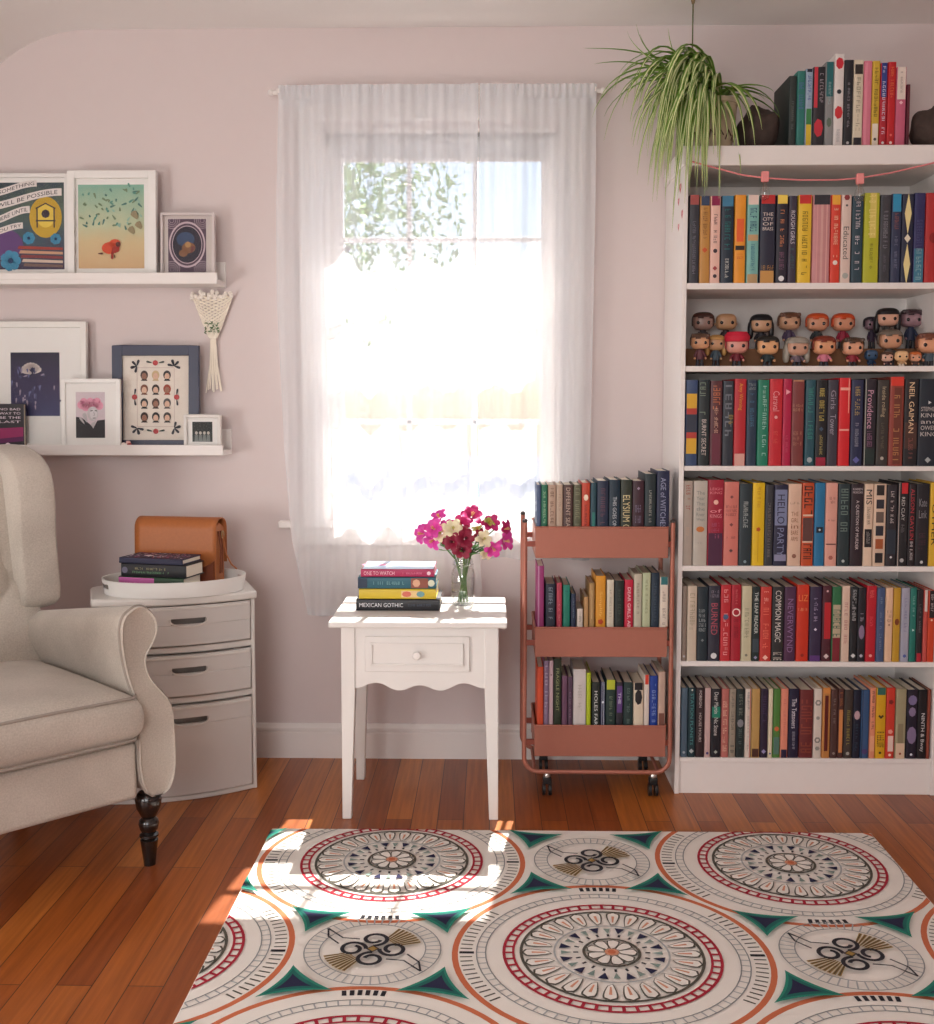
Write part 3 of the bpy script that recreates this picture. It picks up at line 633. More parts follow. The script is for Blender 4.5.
R4 = [
 (683, 692.6, 481, 'grey-beige book with faded red title', 'AC9E92', [(g, 10, .05, .35, '9C4038', .4), (g, 8, .55, .65, 'C8A890', .3)]),
 (693.3, 707.4, 481, 'pale grey book with orange spot', 'BCB4A8', [('h', ['The', 'Year', 'That', 'the', 'River', 'Wept'], .12, .5, '7C8480', .6), ('d', .57, 'C8783C', .3, 10, .7), ('h', [6], .72, .76, '9C9890', .5)]),
 (707.8, 723.6, 480, 'crimson book fading to purple foot', '9C1C34', [(bnd, .62, 1, '4C2440'), ('h', ['LEIGH', 'KING'], .09, .18, 'E08088', .75), ('d', .26, 'F0B8A8', .16, 8), ('h', ['of', 'KINGS'], .34, .46, 'E89098', .75), ('h', [6, 6, 5], .5, .7, 'B05878', .5)]),
 (724, 738.8, 482, 'coral pink book', 'D0786C', [('d', .18, '7C4444', .12, 4), ('h', [8, 8, 6], .28, .42, '8C4444', .75), ('d', .51, '7C4444', .13, 4), ('h', [6], .65, .69, '8C4444', .6), ('d', .82, '5C3C3C', .13, 4)]),
 (739.2, 752, 484, 'dark slate book with white title', '26343A', [(g, 11, .18, .58, 'B8C0BC', .36), ('d', .95, '88A0A8', .12)]),
 (752.5, 764.6, 483, 'bright yellow book', 'E0B818', [(g, 10, .05, .3, 'C89018', .3), ('d', .56, 'C0581C', .2, 5), ('s', .45, .52, 'CC9C18', .6, .95)]),
 (765, 773.4, 485, 'narrow dark grey book', '34363C', [(g, 20, .22, .9, '787470', .35)]),
 (774, 787.6, 485, 'navy and lilac book with block title', '262640', [(bnd, .06, .5, '7C84A4'), (t, 'HELLO', .12, .48, '24243C', .55), (t, 'PARTY', .53, .88, '7C84A4', .5), (bnd, .86, .94, '8C8CA8')]),
 (788, 801.4, 484, 'cream pink book', 'DCB8A0', [('h', [5], .22, .26, '9C7C6C', .7), ('h', ['THE', 'GIRL', 'in', 'BARE', 'ARMS'], .34, .72, '9C6850', .55), ('d', .88, '8C5C4C', .18, 6)]),
 (802, 813.8, 483, 'orange and black patterned book', 'C04C24', [(g, 5, .04, .4, '3C2420', .7), (bnd, .38, .4, 'E0C0A8'), (bnd, .42, .7, '5C3C38'), (bnd, .7, .72, 'D8B8A0'), (g, 5, .74, .98, '2C1C1C', .7)]),
 (814.6, 825, 483, 'blue book with black emblem', '22709C', [('s', .12, .88, '14202C', .53, .6), ('d', .565, 'C8D8E0', .12, 5)]),
 (825.5, 837.4, 483, 'pink-peach book', 'DCA090', [('h', [6, 6], .17, .26, '8C5850', .6), ('h', [6], .44, .47, '8C5850', .6), (bnd, .73, .745, '5C3834'), ('d', .9, 'A86054', .2, 6)]),
 (838, 850, 484, 'dark green book with grey title', '243438', [(g, 8, .06, .6, '70847C', .6), ('d', .94, 'B8C0BC', .13)]),
 (850.6, 863.4, 484, 'black-maroon book with white vertical title', '2A1C24', [('h', ['KAREN', 'MORGAN'], .05, .13, 'D4C4C4', .75), (t, 'A QUESTION OF MURDER', .2, .8, 'DCCCCC', .28)]),
 (864, 873, 484, 'slim cream book titled Mis', 'E0C4AC', [(t, 'MIS', .07, .25, '241C20', .65), (g, 8, .28, .5, '8C7464', .35), (bnd, .55, .77, '1C1A1E'), (g, 7, .58, .73, '98908C', .4)]),
 (873.6, 886, 484, 'black photo-strip book', 'D8BCA4', [('s', .14, .86, '2C2624', .015, .14), ('s', .14, .86, '2A2A34', .19, .3), ('s', .14, .86, '685850', .34, .47), ('s', .14, .86, '2A2A34', .51, .63), ('s', .14, .86, 'A85830', .67, .79), ('s', .14, .86, '242024', .84, .96)]),
 (886.6, 897, 485, 'black book with cream title', '28242A', [(g, 14, .08, .48, 'CCC0BC', .32), (bnd, .55, .85, '24303C'), ('d', .89, 'E0E0E0', .14, 4)]),
 (897.5, 908, 483, 'black book with red corner and grey rule', '1E1E22', [('s', .0, .09, 'A89C94', 0, 1), ('s', .3, 1, 'C82830', 0, .13), (t, 'RED CLAY', .17, .45, 'C4C0BC', .32), (g, 5, .5, .6, '706C70', .3), ('d', .93, 'B0B0B0', .2)]),
 (908.5, 915.6, 484, 'narrow black book with red author name', '221A1E', [(t, 'ALISON GAYLIN', .06, .68, 'B83440', .55), (g, 10, .7, .93, 'D8D0D0', .4)]),
 (916, 929.2, 484, 'black book with grey smoky marks', '1C1A20', [('h', ['Kate', 'Link'], .18, .46, '908C90', .6), (g, 8, .6, .8, '4C2C38', .5), ('d', .95, 'D8D8D8', .12)]),
 (929.8, 939, 483, 'yellow book with black title', 'D8AC2C', [(t, 'OTHER', .25, .75, '2C2418', .55)]),
]
R5 = [
 (682.2, 687, 586, 'slim taupe book', '8C7C70', [('d', .94, 'B8B8B8', .3, 4)]),
 (687.4, 697, 586, 'cream book with faint title', 'CCBCA8', [(g, 10, .1, .6, 'A89C84', .5)]),
 (697.4, 708, 587, 'black-teal book with white lines', '1E2C34', [('h', [7, 6, 3, 6, 5], .3, .62, 'A0A8A8', .7), ('d', .72, '808888', .15, 4)]),
 (708.4, 720.2, 586, 'slate book with red title', '2E2E3C', [('h', [9, 8], .06, .17, '9890A0', .75), (t, 'BURNED', .23, .65, 'B05060', .55), ('d', .93, 'E4E4E4', .26)]),
 (720.7, 730.8, 585, 'red book with pale lettering', 'C02C34', [(g, 14, .06, .94, 'E8A0A0', .42), ('d', .42, '50688C', .3, 6)]),
 (731.2, 741.2, 585, 'crimson book with white ring', 'A82030', [('d', .36, 'F0D8D0', .42, 16), ('d', .36, 'A82030', .3, 16), (g, 9, .06, .26, 'D87070', .2), (g, 12, .45, .7, '7C1824', .4)]),
 (741.8, 752, 586, 'pale cream-green book', 'C8C0A0', [(g, 12, .28, .7, '909078', .4), ('d', .92, '808070', .14)]),
 (752.4, 760, 587, 'black-green book titled The Leaf Reader', '1C2C2C', [(t, 'THE LEAF READER', .07, .63, 'D8E0D8', .45), (bnd, .7, .88, '3C4850'), ('d', .95, '9494B0', .25, 4)]),
 (760.4, 771.6, 587, 'tomato red book', 'C43C34', [(g, 9, .06, .25, 'F0B0A0', .4), (g, 14, .28, .88, 'E87860', .5), ('d', .95, 'F0C0B0', .25, 4)]),
 (772.2, 784, 587, 'black book titled Common Magic', '2A2A2C', [(t, 'COMMON MAGIC', .05, .74, 'D8D4CC', .5), (g, 5, .88, .99, 'CCC4B8', .7)]),
 (784.6, 796, 587, 'plum purple book', '4C2A48', [(t, 'NEVERWYND', .16, .88, '8C6C94', .5)]),
 (796.8, 809, 585, 'scarlet book with orange capitals', 'C8341C', [('h', ['LIZ'], .13, .25, 'E8884C', .75), ('h', [7], .3, .36, 'E8A070', .75), ('d', .92, '982414', .14)]),
 (809.8, 821.6, 587, 'aubergine book with white title', '322844', [(g, 13, .15, .47, 'B4A8C4', .3), ('d', .57, 'D8D0E0', .14, 4), (bnd, .92, 1, '5C3878')]),
 (822.4, 831.6, 586, 'maroon book with red middle', '4C1C28', [('s', .15, 1, 'B8242C', .22, .7), ('d', .07, 'E0C0C0', .12), ('d', .93, 'D8C8C8', .3, 4)]),
 (832.2, 841.4, 587, 'green and cream striped book', '2C6C44', [(bnd, .24, .68, 'BCAC90'), (g, 8, .25, .68, '54705C', .8), (bnd, .68, 1, '7C2430')]),
 (842, 850, 586, 'pale pink book with rose title', 'DCC0AC', [(g, 12, .22, .78, 'C08880', .4)]),
 (850.4, 857.6, 587, 'black book with white cursive title', '1E2024', [(g, 12, .04, .5, 'B8B8B8', .5), ('d', .92, 'D8D8D8', .35, 4)]),
 (858, 866, 588, 'black book with lilac figure', '1E1E26', [(g, 4, .33, .46, 'B0A8B8', .4), ('d', .6, '8C7894', .36, 12, 2.6), ('d', .92, 'B8B8C8', .25, 4)]),
 (866.5, 876.4, 586, 'bright crimson book', 'B81C2C', [(g, 7, .06, .16, 'F07870', .4), (g, 9, .4, .55, 'E8606C', .3), ('d', .92, 'F0B0A8', .16)]),
 (876.9, 885, 588, 'steel blue book', '46587C', [(g, 16, .08, .86, '7888A0', .25)]),
 (885.6, 893, 588, 'peach book with brown motif', 'E4BC9C', [('h', [4, 4, 4], .3, .48, 'A07868', .6), ('d', .5, '905848', .15, 4)]),
 (893.5, 900.6, 588, 'mustard book with brown bird', 'C0942C', [('d', .46, '7C3C1C', .34, 8, 1.5)]),
 (901.4, 909.8, 588, 'pale lilac-grey book', 'A4A4B4', [(g, 12, .1, .6, '8484A0', .3), ('d', .92, '4C5CA0', .2)]),
 (910.2, 916.6, 588, 'teal book with white sailboat', '1F7468', [('d', .57, 'E0ECE8', .24, 3), (g, 9, .1, .4, '88B8AC', .3)]),
 (917, 923.2, 590, 'black book with red foot', '222024', [(bnd, .88, 1, 'B42434'), (g, 12, .2, .6, '787478', .3)]),
 (923.6, 928, 590, 'coral book with white top', 'C45048', [(bnd, 0, .3, 'D8CCC4')]),
 (928.4, 938.5, 591, 'orange-red book with black top', 'CC4424', [(bnd, 0, .38, '1E1A1E'), (g, 8, .05, .3, 'D0C8C8', .35), ('d', .41, 'F0D0B8', .2, 4)]),
]
R6 = [
 (681, 687.8, 688, 'slate blue-grey book', '4C6070', [('d', .93, 'A8B0B8', .2)]),
 (688.2, 695.6, 688, 'dark teal book titled Planets', '18343C', [('d', .03, 'D8D8D0', .16, 4), (t, 'STATION PLANETS', .08, .82, '4C9090', .42), ('d', .91, 'B8C0C0', .34, 4)]),
 (696, 704.6, 688, 'black-maroon book with white capitals', '2C1C20', [(t, 'FOREIGN', .04, .28, 'D0C4C0', .3), (t, 'HOUSE HOURS', .36, .78, 'C8BCB8', .3)]),
 (705, 710.8, 688, 'pale pink-grey book', 'C8A8A4', [('d', .94, '4C3C70', .25)]),
 (711.2, 721.2, 689, 'black book with teal block', '1C1C24', [(bnd, .26, .42, '1C8068'), (t, 'Dear Martin', .05, .36, 'D8D4D0', .42), (t, 'Nic Stone', .42, .68, 'D8D4D0', .42), ('d', .92, 'A8B0A8', .2, 4)]),
 (721.7, 729, 689, 'salmon book with cream pattern', 'B86C64', [('h', [3, 2, 3, 2, 3, 3], .18, .95, 'E8C0A8', .6)]),
 (729.4, 736, 689, 'grey-tan book', '988C7C', [(g, 14, .05, .7, '6C6458', .4), (g, 4, .82, .96, '4C4C48', .5)]),
 (736.4, 744.8, 689, 'black-green book with grey smudge', '202C2C', [(g, 8, .08, .4, '7C8478', .4), ('d', .5, '88888C', .4, 8, 1.3), (g, 10, .58, .88, '6C7C78', .35)]),
 (745.3, 751.4, 689, 'white paperback with red edge', 'D8CCC0', [(g, 12, .05, .3, '808488', .3), (g, 12, .4, .9, 'A8A098', .2), ('s', .85, 1, 'B84838', 0, 1)]),
 (751.9, 760.2, 689, 'tan gold book with dark foot', 'B89458', [(bnd, .87, .99, '4C2C24')]),
 (760.6, 768.2, 689, 'dark violet book', '2A1E34', [(g, 8, .1, .5, '4C3858', .5), ('d', .91, 'A49CC8', .32, 4)]),
 (768.6, 773, 689, 'narrow cream book with blue dot', 'DCD0B4', [('d', .94, '50508C', .22)]),
 (773.4, 780.6, 689, 'green book with orange flower', '4C7C38', [('d', .58, 'D0683C', .36, 7), (bnd, .7, .95, '54786C')]),
 (781, 788.4, 689, 'salmon pink book with navy foot', 'E08C74', [(bnd, .88, 1, '24203C'), (g, 10, .15, .7, 'D07C6C', .3)]),
 (788.9, 799.2, 689, 'navy book titled The Tattooers', '1E1C38', [(t, 'The Tattooers', .14, .57, 'E4E0E8', .45), (g, 12, .62, .88, 'B8B4C0', .25)]),
 (799.8, 813.4, 690, 'wide brown-red ornate book', '6C2C2C', [(g, 5, .05, .5, '8C4034', .8), (g, 5, .5, .95, '904838', .8)]),
 (814, 822, 689, 'cream book with grey flowers', 'D8CCC0', [('d', .2, '88847C', .42, 6), ('d', .2, 'D8CCC0', .2, 6), ('d', .42, '98948C', .25, 6), ('d', .74, '88847C', .42, 6), ('d', .74, 'D8CCC0', .2, 6), ('d', .86, '98948C', .3, 6)]),
 (822.6, 830.6, 688, 'tan book with inset brown panel', 'BC8044', [('s', .22, .78, '5C1C18', .11, .9), (bnd, 0, .08, 'D08844')]),
 (831, 838, 690, 'dark brown book', '503430', [(g, 9, .12, .5, '8C7C74', .3), ('d', .93, '9C8C84', .2)]),
 (838.4, 843.8, 689, 'slim book with orange middle', '4C2C28', [(bnd, .3, .92, 'D08850'), (g, 7, .05, .26, 'A86840', .5)]),
 (844.3, 853, 690, 'brown book with olive title', '3C3430', [(g, 12, .3, .82, 'A09448', .35), ('d', .93, 'A8A8A0', .2)]),
 (853.4, 861, 690, 'black-navy book with pale figure', '141C30', [('d', .37, 'C0A0A8', .4, 8, 1.6), (g, 9, .5, .9, '384C5C', .3)]),
 (861.4, 869.6, 690, 'denim blue book', '34547C', [('s', .0, .12, '24344C', 0, 1), ('d', .9, '4C3C70', .35)]),
 (870.2, 875.8, 688, 'light salmon book with black title', 'E09070', [(g, 14, .05, .65, '5C3830', .4), (bnd, .68, .9, 'E8A884')]),
 (876.2, 886, 688, 'yellow book with teal top', 'D8A420', [(bnd, 0, .1, '2C6458'), ('d', .4, '3C2C18', .3, 4), ('d', .37, 'D8A420', .24, 4), (g, 9, .62, .85, '4C3C18', .7), ('d', .92, '3C2C14', .14)]),
 (886.4, 895.2, 688, 'red book with cream block', 'CC3C2C', [('s', .2, .95, 'E8CCC0', .68, .9), ('d', .2, '7C2420', .3, 5), ('d', .62, 'E8A090', .3, 5), ('d', .95, 'F0D8C8', .16)]),
 (896, 906.4, 689, 'grey-olive book with cream foot', 'A09878', [('s', .2, .8, '8C8064', .5, .78), (bnd, .78, 1, 'DCC0A4'), ('d', .93, '98482C', .12)]),
 (907, 917.6, 690, 'black book with lilac cloud shapes', '201C2C', [('d', .15, '7C7098', .42, 9, 1.2), ('d', .32, '887898', .34, 8, 1.4), ('d', .66, '847494', .46, 9, 1.9), ('d', .94, 'D8D8E0', .12)]),
 (918, 927.2, 690, 'black book with white vertical title', '1A181C', [(t, 'NINTH & Bway', .34, .9, 'D8D4D4', .5)]),
 (927.6, 930.8, 690, 'narrow brown-red book', '8C4434', []),
]
row(R1, SY, SH[0][0], .17, 'on the top inner shelf', 'books on the top inner shelf')
row(R3, SY, SH[2][0], .18, 'under the figurine shelf', 'books on the shelf under the figurines')
row(R4, SY, SH[3][0], .17, 'third shelf from bottom', 'books on the third shelf from the bottom')
row(R5, SY, SH[4][0], .17, 'second shelf from bottom', 'books on the second shelf from the bottom')
row(R6, SY, SH[5][0], .15, 'on the lowest bookcase shelf', 'books on the lowest shelf')
TOP = [
 (789, 796.5, 76, 'dark green-black book with front cover showing', '26302E', [(g, 14, .35, .75, '6C7470', .3)]),
 (797, 805.2, 71, 'teal book with lavender title', '2C7870', [(g, 12, .12, .5, '5C6CA8', .55)]),
 (805.6, 812.6, 69, 'multicoloured book with yellow foot', '9CB0C4', [(bnd, 0, .04, '1C2438'), (g, 10, .08, .4, '5060A0', .5), (bnd, .5, .7, '3C8448'), (bnd, .7, 1, 'D8B830')]),
 (813, 824.8, 67, 'black and red patterned book', '28282E', [('s', .0, .35, 'C83444', .0, .5), ('d', .75, 'C83040', .4, 7, 2.0), (g, 10, .08, .45, 'A8A0A8', .3, .2)]),
 (825.2, 833.6, 62, 'grey book with teal top', '8C8C8C', [(bnd, 0, .4, '24686C'), (g, 9, .2, .5, '98B4B4', .3), ('d', .7, '5C6C5C', .3, 7, 2)]),
 (834, 843.6, 54, 'tall white book with red flowers', 'E4DCD8', [('d', .1, 'CC2838', .42, 7, 1.5), ('d', .62, 'CC2C34', .44, 7, 1.6), ('d', .4, '283038', .25, 8), (g, 9, .8, .94, 'A8A8A8', .3)]),
 (844, 853, 60, 'black book with thin grey title', '25252B', [(g, 18, .26, .8, '9C98A0', .25), ('d', .94, 'C0C0C0', .16)]),
 (853.4, 863, 60, 'cream book with black blocks', 'DCD0B8', [(bnd, .05, .16, '2C2420'), (bnd, .88, .97, '28242C'), (g, 12, .2, .82, 'A89C84', .4)]),
 (863.5, 871.6, 61, 'plain pink book', 'D87C90', [('s', .1, .4, 'E08C9C', .02, .98)]),
 (872, 879.6, 61, 'yellow book with white foot', 'D0AC38', [(g, 14, .08, .65, '74601C', .45), (bnd, .72, 1, 'E0D4C4'), ('d', .9, '4C4440', .2)]),
 (880, 887.2, 63, 'blue and red book with white title', 'B42030', [(bnd, 0, .4, '2C3C84'), (g, 18, .04, .85, 'D8D8E8', .4), ('d', .94, 'E8E0E0', .2)]),
 (887.6, 895.6, 62, 'bright red book with orange title', 'C01C24', [(g, 12, .06, .42, 'E87848', .4), ('d', .85, 'E87068', .16), ('d', .94, 'F0D8D0', .18)]),
 (896, 906, 67, 'pink book with cream top', 'C8607C', [(bnd, 0, .4, 'E4D4C8'), (g, 14, .06, .36, '9C8C84', .2), ('d', .44, 'F0C0C8', .2, 4)]),
]
row(TOP, BY+.03, 1.7762, .18, 'standing on top of the bookcase', 'books on top of the bookcase')
# slim dark red book behind the last one
X0 = PY(907, 120, BY+.05)[0]
book(.010, .175, .14, '6C2838', [], 'slim maroon book standing on the bookcase top, right of the pink and cream book', 'books on top of the bookcase', (X0+.006, BY+.06, 1.7764), seed=99)
# ---- rough dark stones on top of the bookcase
def stone(x, y, z, s, label, seed):
    rnd = random.Random(seed); m = MB(); m.ball((0, 0, s[2]*.96), s[0], s[1], s[2], e=.95, n=28, m=18)
    vs = []
    for v in m.v:
        k = 1+.06*math.sin(v.x*70+seed)*math.sin(v.z*60)+.05*math.sin(v.y*90+v.x*60)+rnd.uniform(-.025, .025)
        vs.append(Vector((v.x*k, v.y*k, max(0, v.z*k))))
    m.v = vs; o = m.build('rough_stone', M((66, 52, 46), .8, var=.5, bump=.8, scale=45), None, (x, y, z), (0, 0, seed), smooth=25)
    tag(o, label, 'stone', 'rough stones on the bookcase')
    q = MB(); 
    for k in range(4):
        a = k*1.6; q.ball((s[0]*.55*math.cos(a), -s[1]*.78, s[2]*(.7+.3*math.sin(a))), .010, .006, .009, n=8, m=6)
    return o
x, z = PY(757, 143, 3.17); stone(x, 3.17, 1.7762, (.062, .05, .062), 'dark rough stone on the bookcase behind the spider plant leaves', 2)
x, z = PY(927, 141, 3.13); stone(x+.012, 3.13, 1.7762, (.062, .05, .058), 'dark rough stone on the bookcase at the right end of the books', 5)
# ---- spider plant
pt = root('spider_plant', PY(716, 120, 3.17)[0:1]+(3.17, 1.7762) if False else (PY(716, 120, 3.17)[0]-.006, 3.17, 1.7762), 'spider plant with arching striped leaves in a pale pot on the bookcase', 'plant')
pot = MB().lathe([(.040, 0), (.046, .004), (.056, .05), (.060, .10), (.062, .128), (.066, .13), (.066, .142), (.060, .143), (.058, .125), (.0, .122)], 32).build('pot', M((196, 178, 150), .6, var=.15, bump=.2, scale=30), pt)
mk = MB()
for k in range(7):
    a = -pi/2+(k-3)*.45; mk.tube([(.0465*math.cos(a)*1.12, .0465*math.sin(a)*1.12, .03), (.058*math.cos(a+.12), .058*math.sin(a+.12), .055), (.0575*math.cos(a+.3), .0575*math.sin(a+.3), .04)], .0022, 5)
mk.build('glaze_mark', M((96, 66, 50), .6), pot)
MB().lathe([(.0, .119), (.057, .123)], 24).build('soil', M((52, 38, 28), 1, bump=.5), pot)
leafs = MB(); rnd = random.Random(11); base = Vector((0, 0, .125)); o0 = pt.location
def leaf(tip, up=.1, w=.0065, out=.35):
    p0 = base+Vector((rnd.uniform(-.045, .02), rnd.uniform(-.03, .02), 0)); tip = Vector(tip); d = tip-p0
    c1 = p0+Vector((d.x*out, d.y*out, up)); c2 = p0+Vector((d.x*.9, d.y*.9, max(d.z, -.35)*.25+up*.6)); n = 12; L = []
    for i in range(n+1):
        t_ = i/n; q = (1-t_)**3*p0+3*t_*(1-t_)**2*c1+3*t_*t_*(1-t_)*c2+t_**3*tip; L.append(q)
    vs = []; fs = []; ms = []
    for i, q in enumerate(L):
        t_ = i/n; tg = L[min(i+1, n)]-L[max(i-1, 0)]; sd = tg.cross(Vector((0, -.35, 1))); 
        if sd.length < 1e-4: sd = Vector((1, 0, 0))
        sd.normalize(); ww = w*(1-t_**3)*(.75+.5*math.sin(pi*min(1, t_*1.3)))*.5+.0003; nn = sd.cross(tg).normalized()*ww*.5
        vs += [q-sd*ww+nn, q-sd*ww*.42, q+sd*ww*.42, q+sd*ww+nn]
    o = len(leafs.v); leafs.v += vs
    for i in range(n):
        for k in range(3): leafs.f.append([o+4*i+k, o+4*i+k+1, o+4*i+4+k+1, o+4*i+4+k]); leafs.m.append(1 if k == 1 else 0)
def tipxy(px, py, Y): X, Z = PY(px, py, Y); return (X-o0.x, Y-o0.y, Z-o0.z)
for px, py, up in [(583, 48, .18), (594, 64, .15), (592, 118, .16), (600, 100, .14), (604, 117, .15), (618, 100, .13), (627, 31, .1), (640, 34, .1), (668, 28, .06), (655, 60, .12), (636, 24, .08), (645, 95, .14), (620, 78, .12),
     (632, 122, .12), (637, 175, .12), (637, 145, .12), (622, 108, .14), (655, 160, .1), (665, 200, .1), (678, 168, .09), (676, 190, .08), (690, 165, .08), (695, 178, .07), (707, 190, .07), (708, 150, .06), (700, 145, .06), (668, 150, .1),
     (720, 190, .07), (741, 178, .07), (745, 145, .09), (755, 146, .09), (762, 130, .08), (774, 92, .06), (780, 118, .09), (775, 105, .09), (750, 125, .08), (765, 100, .07), (735, 160, .05), (728, 140, .06), (790, 140, .08), (680, 225, .1), (672, 232, .09)]:
    Y = rnd.uniform(2.92, 3.1) if py > 140 and px > 680 else rnd.uniform(3.0, 3.3)
    leaf(tipxy(px, py, min(Y, 3.33)), up, rnd.uniform(.012, .016))
for k in range(150):
    px = rnd.triangular(600, 722, 690); py = rnd.uniform(75, 205) if px > 640 else rnd.uniform(55, 160)
    Y = rnd.uniform(2.95, 3.28) if px < 684 else rnd.uniform(2.92, 3.03)
    leaf(tipxy(px, py, Y), rnd.uniform(.08, .25) if px < 690 else rnd.uniform(.05, .12), rnd.uniform(.010, .015), rnd.uniform(.2, .5))
leafs.build('foliage', [M((112, 150, 58), .5, var=.25, scale=20), M((228, 230, 176), .5, var=.1)], pt, smooth=60, merge=False)
ws = root('garden_wire', (0, 0, 0), 'thin green stem hanging from the ceiling down to the spider plant', 'stem')
xw, _ = PY(693, 10, 3.17); xb, zb = PY(706, 84, 3.17)
MB().tube([(xw, 3.17, CEIL), (xw, 3.17, PY(693, 50, 3.17)[1]), ((xw+xb)/2, 3.17, (PY(693, 50, 3.17)[1]+zb)/2+.004), (xb, 3.17, zb-.02)], .002, 6).build('stem', M((88, 96, 50), .7), ws)
MB().lathe([(0, CEIL-.012), (.004, CEIL-.01), (.006, CEIL)], 10, Matrix.Translation((xw, 3.17, 0))).build('ceiling_hook', M((150, 130, 100), .4, .8), ws)
# ---- pink cord with clips and little bulbs under the top board
cd = root('pink_cord_garland', (0, 0, 0), 'pink cord strung below the bookcase top with pink clips holding clear bulbs', 'garland')
cpts = [PY(*q, BY-.018) for q in ((690, 161), (716, 168), (742, 175), (765, 178), (800, 180), (835, 180), (860, 178), (890, 173), (925, 165), (944, 160))]
MB().tube([(x, BY-.018, z) for x, z in cpts], .0022, 8).build('cord', M((226, 138, 140), .6), cd)
for px, py in ((765, 176), (860, 178)):
    x, z = PY(px, py, BY-.018)
    cl = MB().box(x-.010, x+.010, BY-.025, BY-.011, z-.016, z+.012).build('clip', M((240, 150, 148), .5), cd, bevel=.003)
    MB().lathe([(.004, z-.016), (.006, z-.02), (.012, z-.035), (.014, z-.048), (.010, z-.060), (0, z-.064)], 16, Matrix.Translation((x, BY-.018, 0))).build('bulb', mat_glass((.95, .95, .95), 2), cd)
    MB().tube([(x-.003, BY-.018, z-.018), (x-.004, BY-.018, z-.04), (x+.004, BY-.018, z-.04), (x+.003, BY-.018, z-.018)], .0006, 5).build('filament', M((180, 130, 90), .3, .9), cd)
# ================================================================== vinyl figurines
riser = MB().box(BX0+.03, BX1-.03, 3.21, 3.34, SH[1][0]+.0002, SH[1][0]+.053).build('figurine_riser', M((128, 88, 58), .7), bevel=.002); tag(riser, 'low brown riser along the back of the figurine shelf', 'riser')
def figurine(px, py_head, Y, z0, hair, skin, top, label, style=0, s=1.0, legs='2C2C34', accent=None):
    x, zh = PY(px, py_head, Y); hz = max(zh-z0, .045*s)
    f = root('vinyl_figurine', (x, Y, z0), label, 'figurine', 'big-headed vinyl figurines', rz=random.Random(px).uniform(-.12, .12))
    sk = M(skin, .35); hw, hd, hh = .029*s, .023*s, .0235*s
    MB().ball((0, 0, hz), hw, hd, hh, e=.62, n=28, m=18).build('head', sk, f, smooth=80)
    for sx in (-1, 1):
        MB().ball((sx*.0145*s, -hd*.93, hz-.003*s), .0052*s, .0020*s, .0052*s, n=12, m=8).build('eye', M((18, 14, 14), .15), f)
        MB().ball((sx*hw*.98, .002, hz-.006*s), .004*s, .003*s, .005*s, n=10, m=6).build('ear', sk, f)
    MB().ball((0, -hd*.97, hz-.010*s), .0016*s, .001*s, .0012*s, n=8, m=6).build('nose', sk, f)
    if style != 9:
        low = {0: .30, 1: -1.6, 2: .22, 3: .45, 4: -.6}[style]
        def keep(a, b_, c): return (c > .36+.12*math.sin(a*6)*(style in (0, 2)) if b_ < -.25 else c > (-.45 if style in (0, 2, 3) else -1.2))
        hm = MB().ball((0, .001*s, hz+.0015*s), hw*1.08, hd*1.13, hh*1.10, e=.66, n=32, m=20, keep=keep)
        h_ = hm.build('hair', M(hair, .4, var=.15), f, smooth=80, solid=.002*s)
        if style in (1, 4):
            for sx in (-1, 1): MB().ball((sx*hw*1.0, .004*s, hz-.018*s), .008*s, .013*s, .026*s, e=.7, n=14, m=10).build('hair_lock', M(hair, .4, var=.15), h_)
        if style == 2:
            for k in range(7):
                a = (k-3)/3.2; MB().ball((a*hw*.9, -hd*.6, hz+hh*.85), .006*s, .008*s, .006*s, e=.8, n=8, m=6).build('hair_tuft', M(hair, .4, var=.15), h_)
        if style == 3:
            MB().lathe([(hw*1.02, hh*.35), (hw*1.16, hh*.45), (hw*1.2, hh*1.0), (hw*.95, hh*1.5), (0, hh*1.6)], 20, Matrix.Translation((0, 0, hz))).build('cap', M(accent, .7), f)
    body_top = hz-hh*.92; leg_h = body_top*.38; tm = M(top, .6)
    MB().lathe([(.009*s, leg_h), (.013*s, leg_h+.001), (.011*s, body_top*.75), (.008*s, body_top), (.0, body_top+.002)], 16, sx=1, sy=.75).build('torso', tm, f)
    for sx in (-1, 1):
        MB().lathe([(.0065*s, 0), (.007*s, .003), (.0055*s, leg_h*.6), (.0052*s, leg_h+.003)], 12, Matrix.Translation((sx*.0068*s, -.001, 0))).build('leg', M(legs, .5), f)
        a = MB().tube([(sx*.009*s, 0, body_top*.86), (sx*.0165*s, -.003, body_top*.62), (sx*.017*s, -.010*s, body_top*.48)], [.0042*s, .004*s, .0035*s], 8).build('arm', tm, f)
        MB().ball((sx*.017*s, -.012*s, body_top*.46), .0038*s, n=10, m=8).build('hand', sk, a)
    return f
FZ = SH[1][0]+.0002; BZ = FZ+.053; yb, yf = 3.265, 3.135
fig = lambda *a, **k: figurine(*a, **k)
fig(703, 322, yb, BZ, '4C3028', 'B08C80', '3C3438', 'vinyl figurine with dark brown hair, back row, far left of the shelf', 0)
fig(726, 322, yb, BZ, 'C8A070', 'D0A078', '3C2C30', 'bald tan-headed vinyl figurine in the back row, second from left', 9)
fig(761, 324, yb, BZ, '1C1C20', 'D8A884', '24242C', 'vinyl figurine with short black bobbed hair in the back row', 4)
fig(789, 322, yb, BZ, '6C4430', 'D0A080', '50405C', 'vinyl figurine with brown swept hair, back row, right of the black bob', 2)
fig(817, 323, yb, BZ, 'D05428', 'D89878', '2C3438', 'vinyl figurine with ginger hair and dark clothes in the back row', 0)
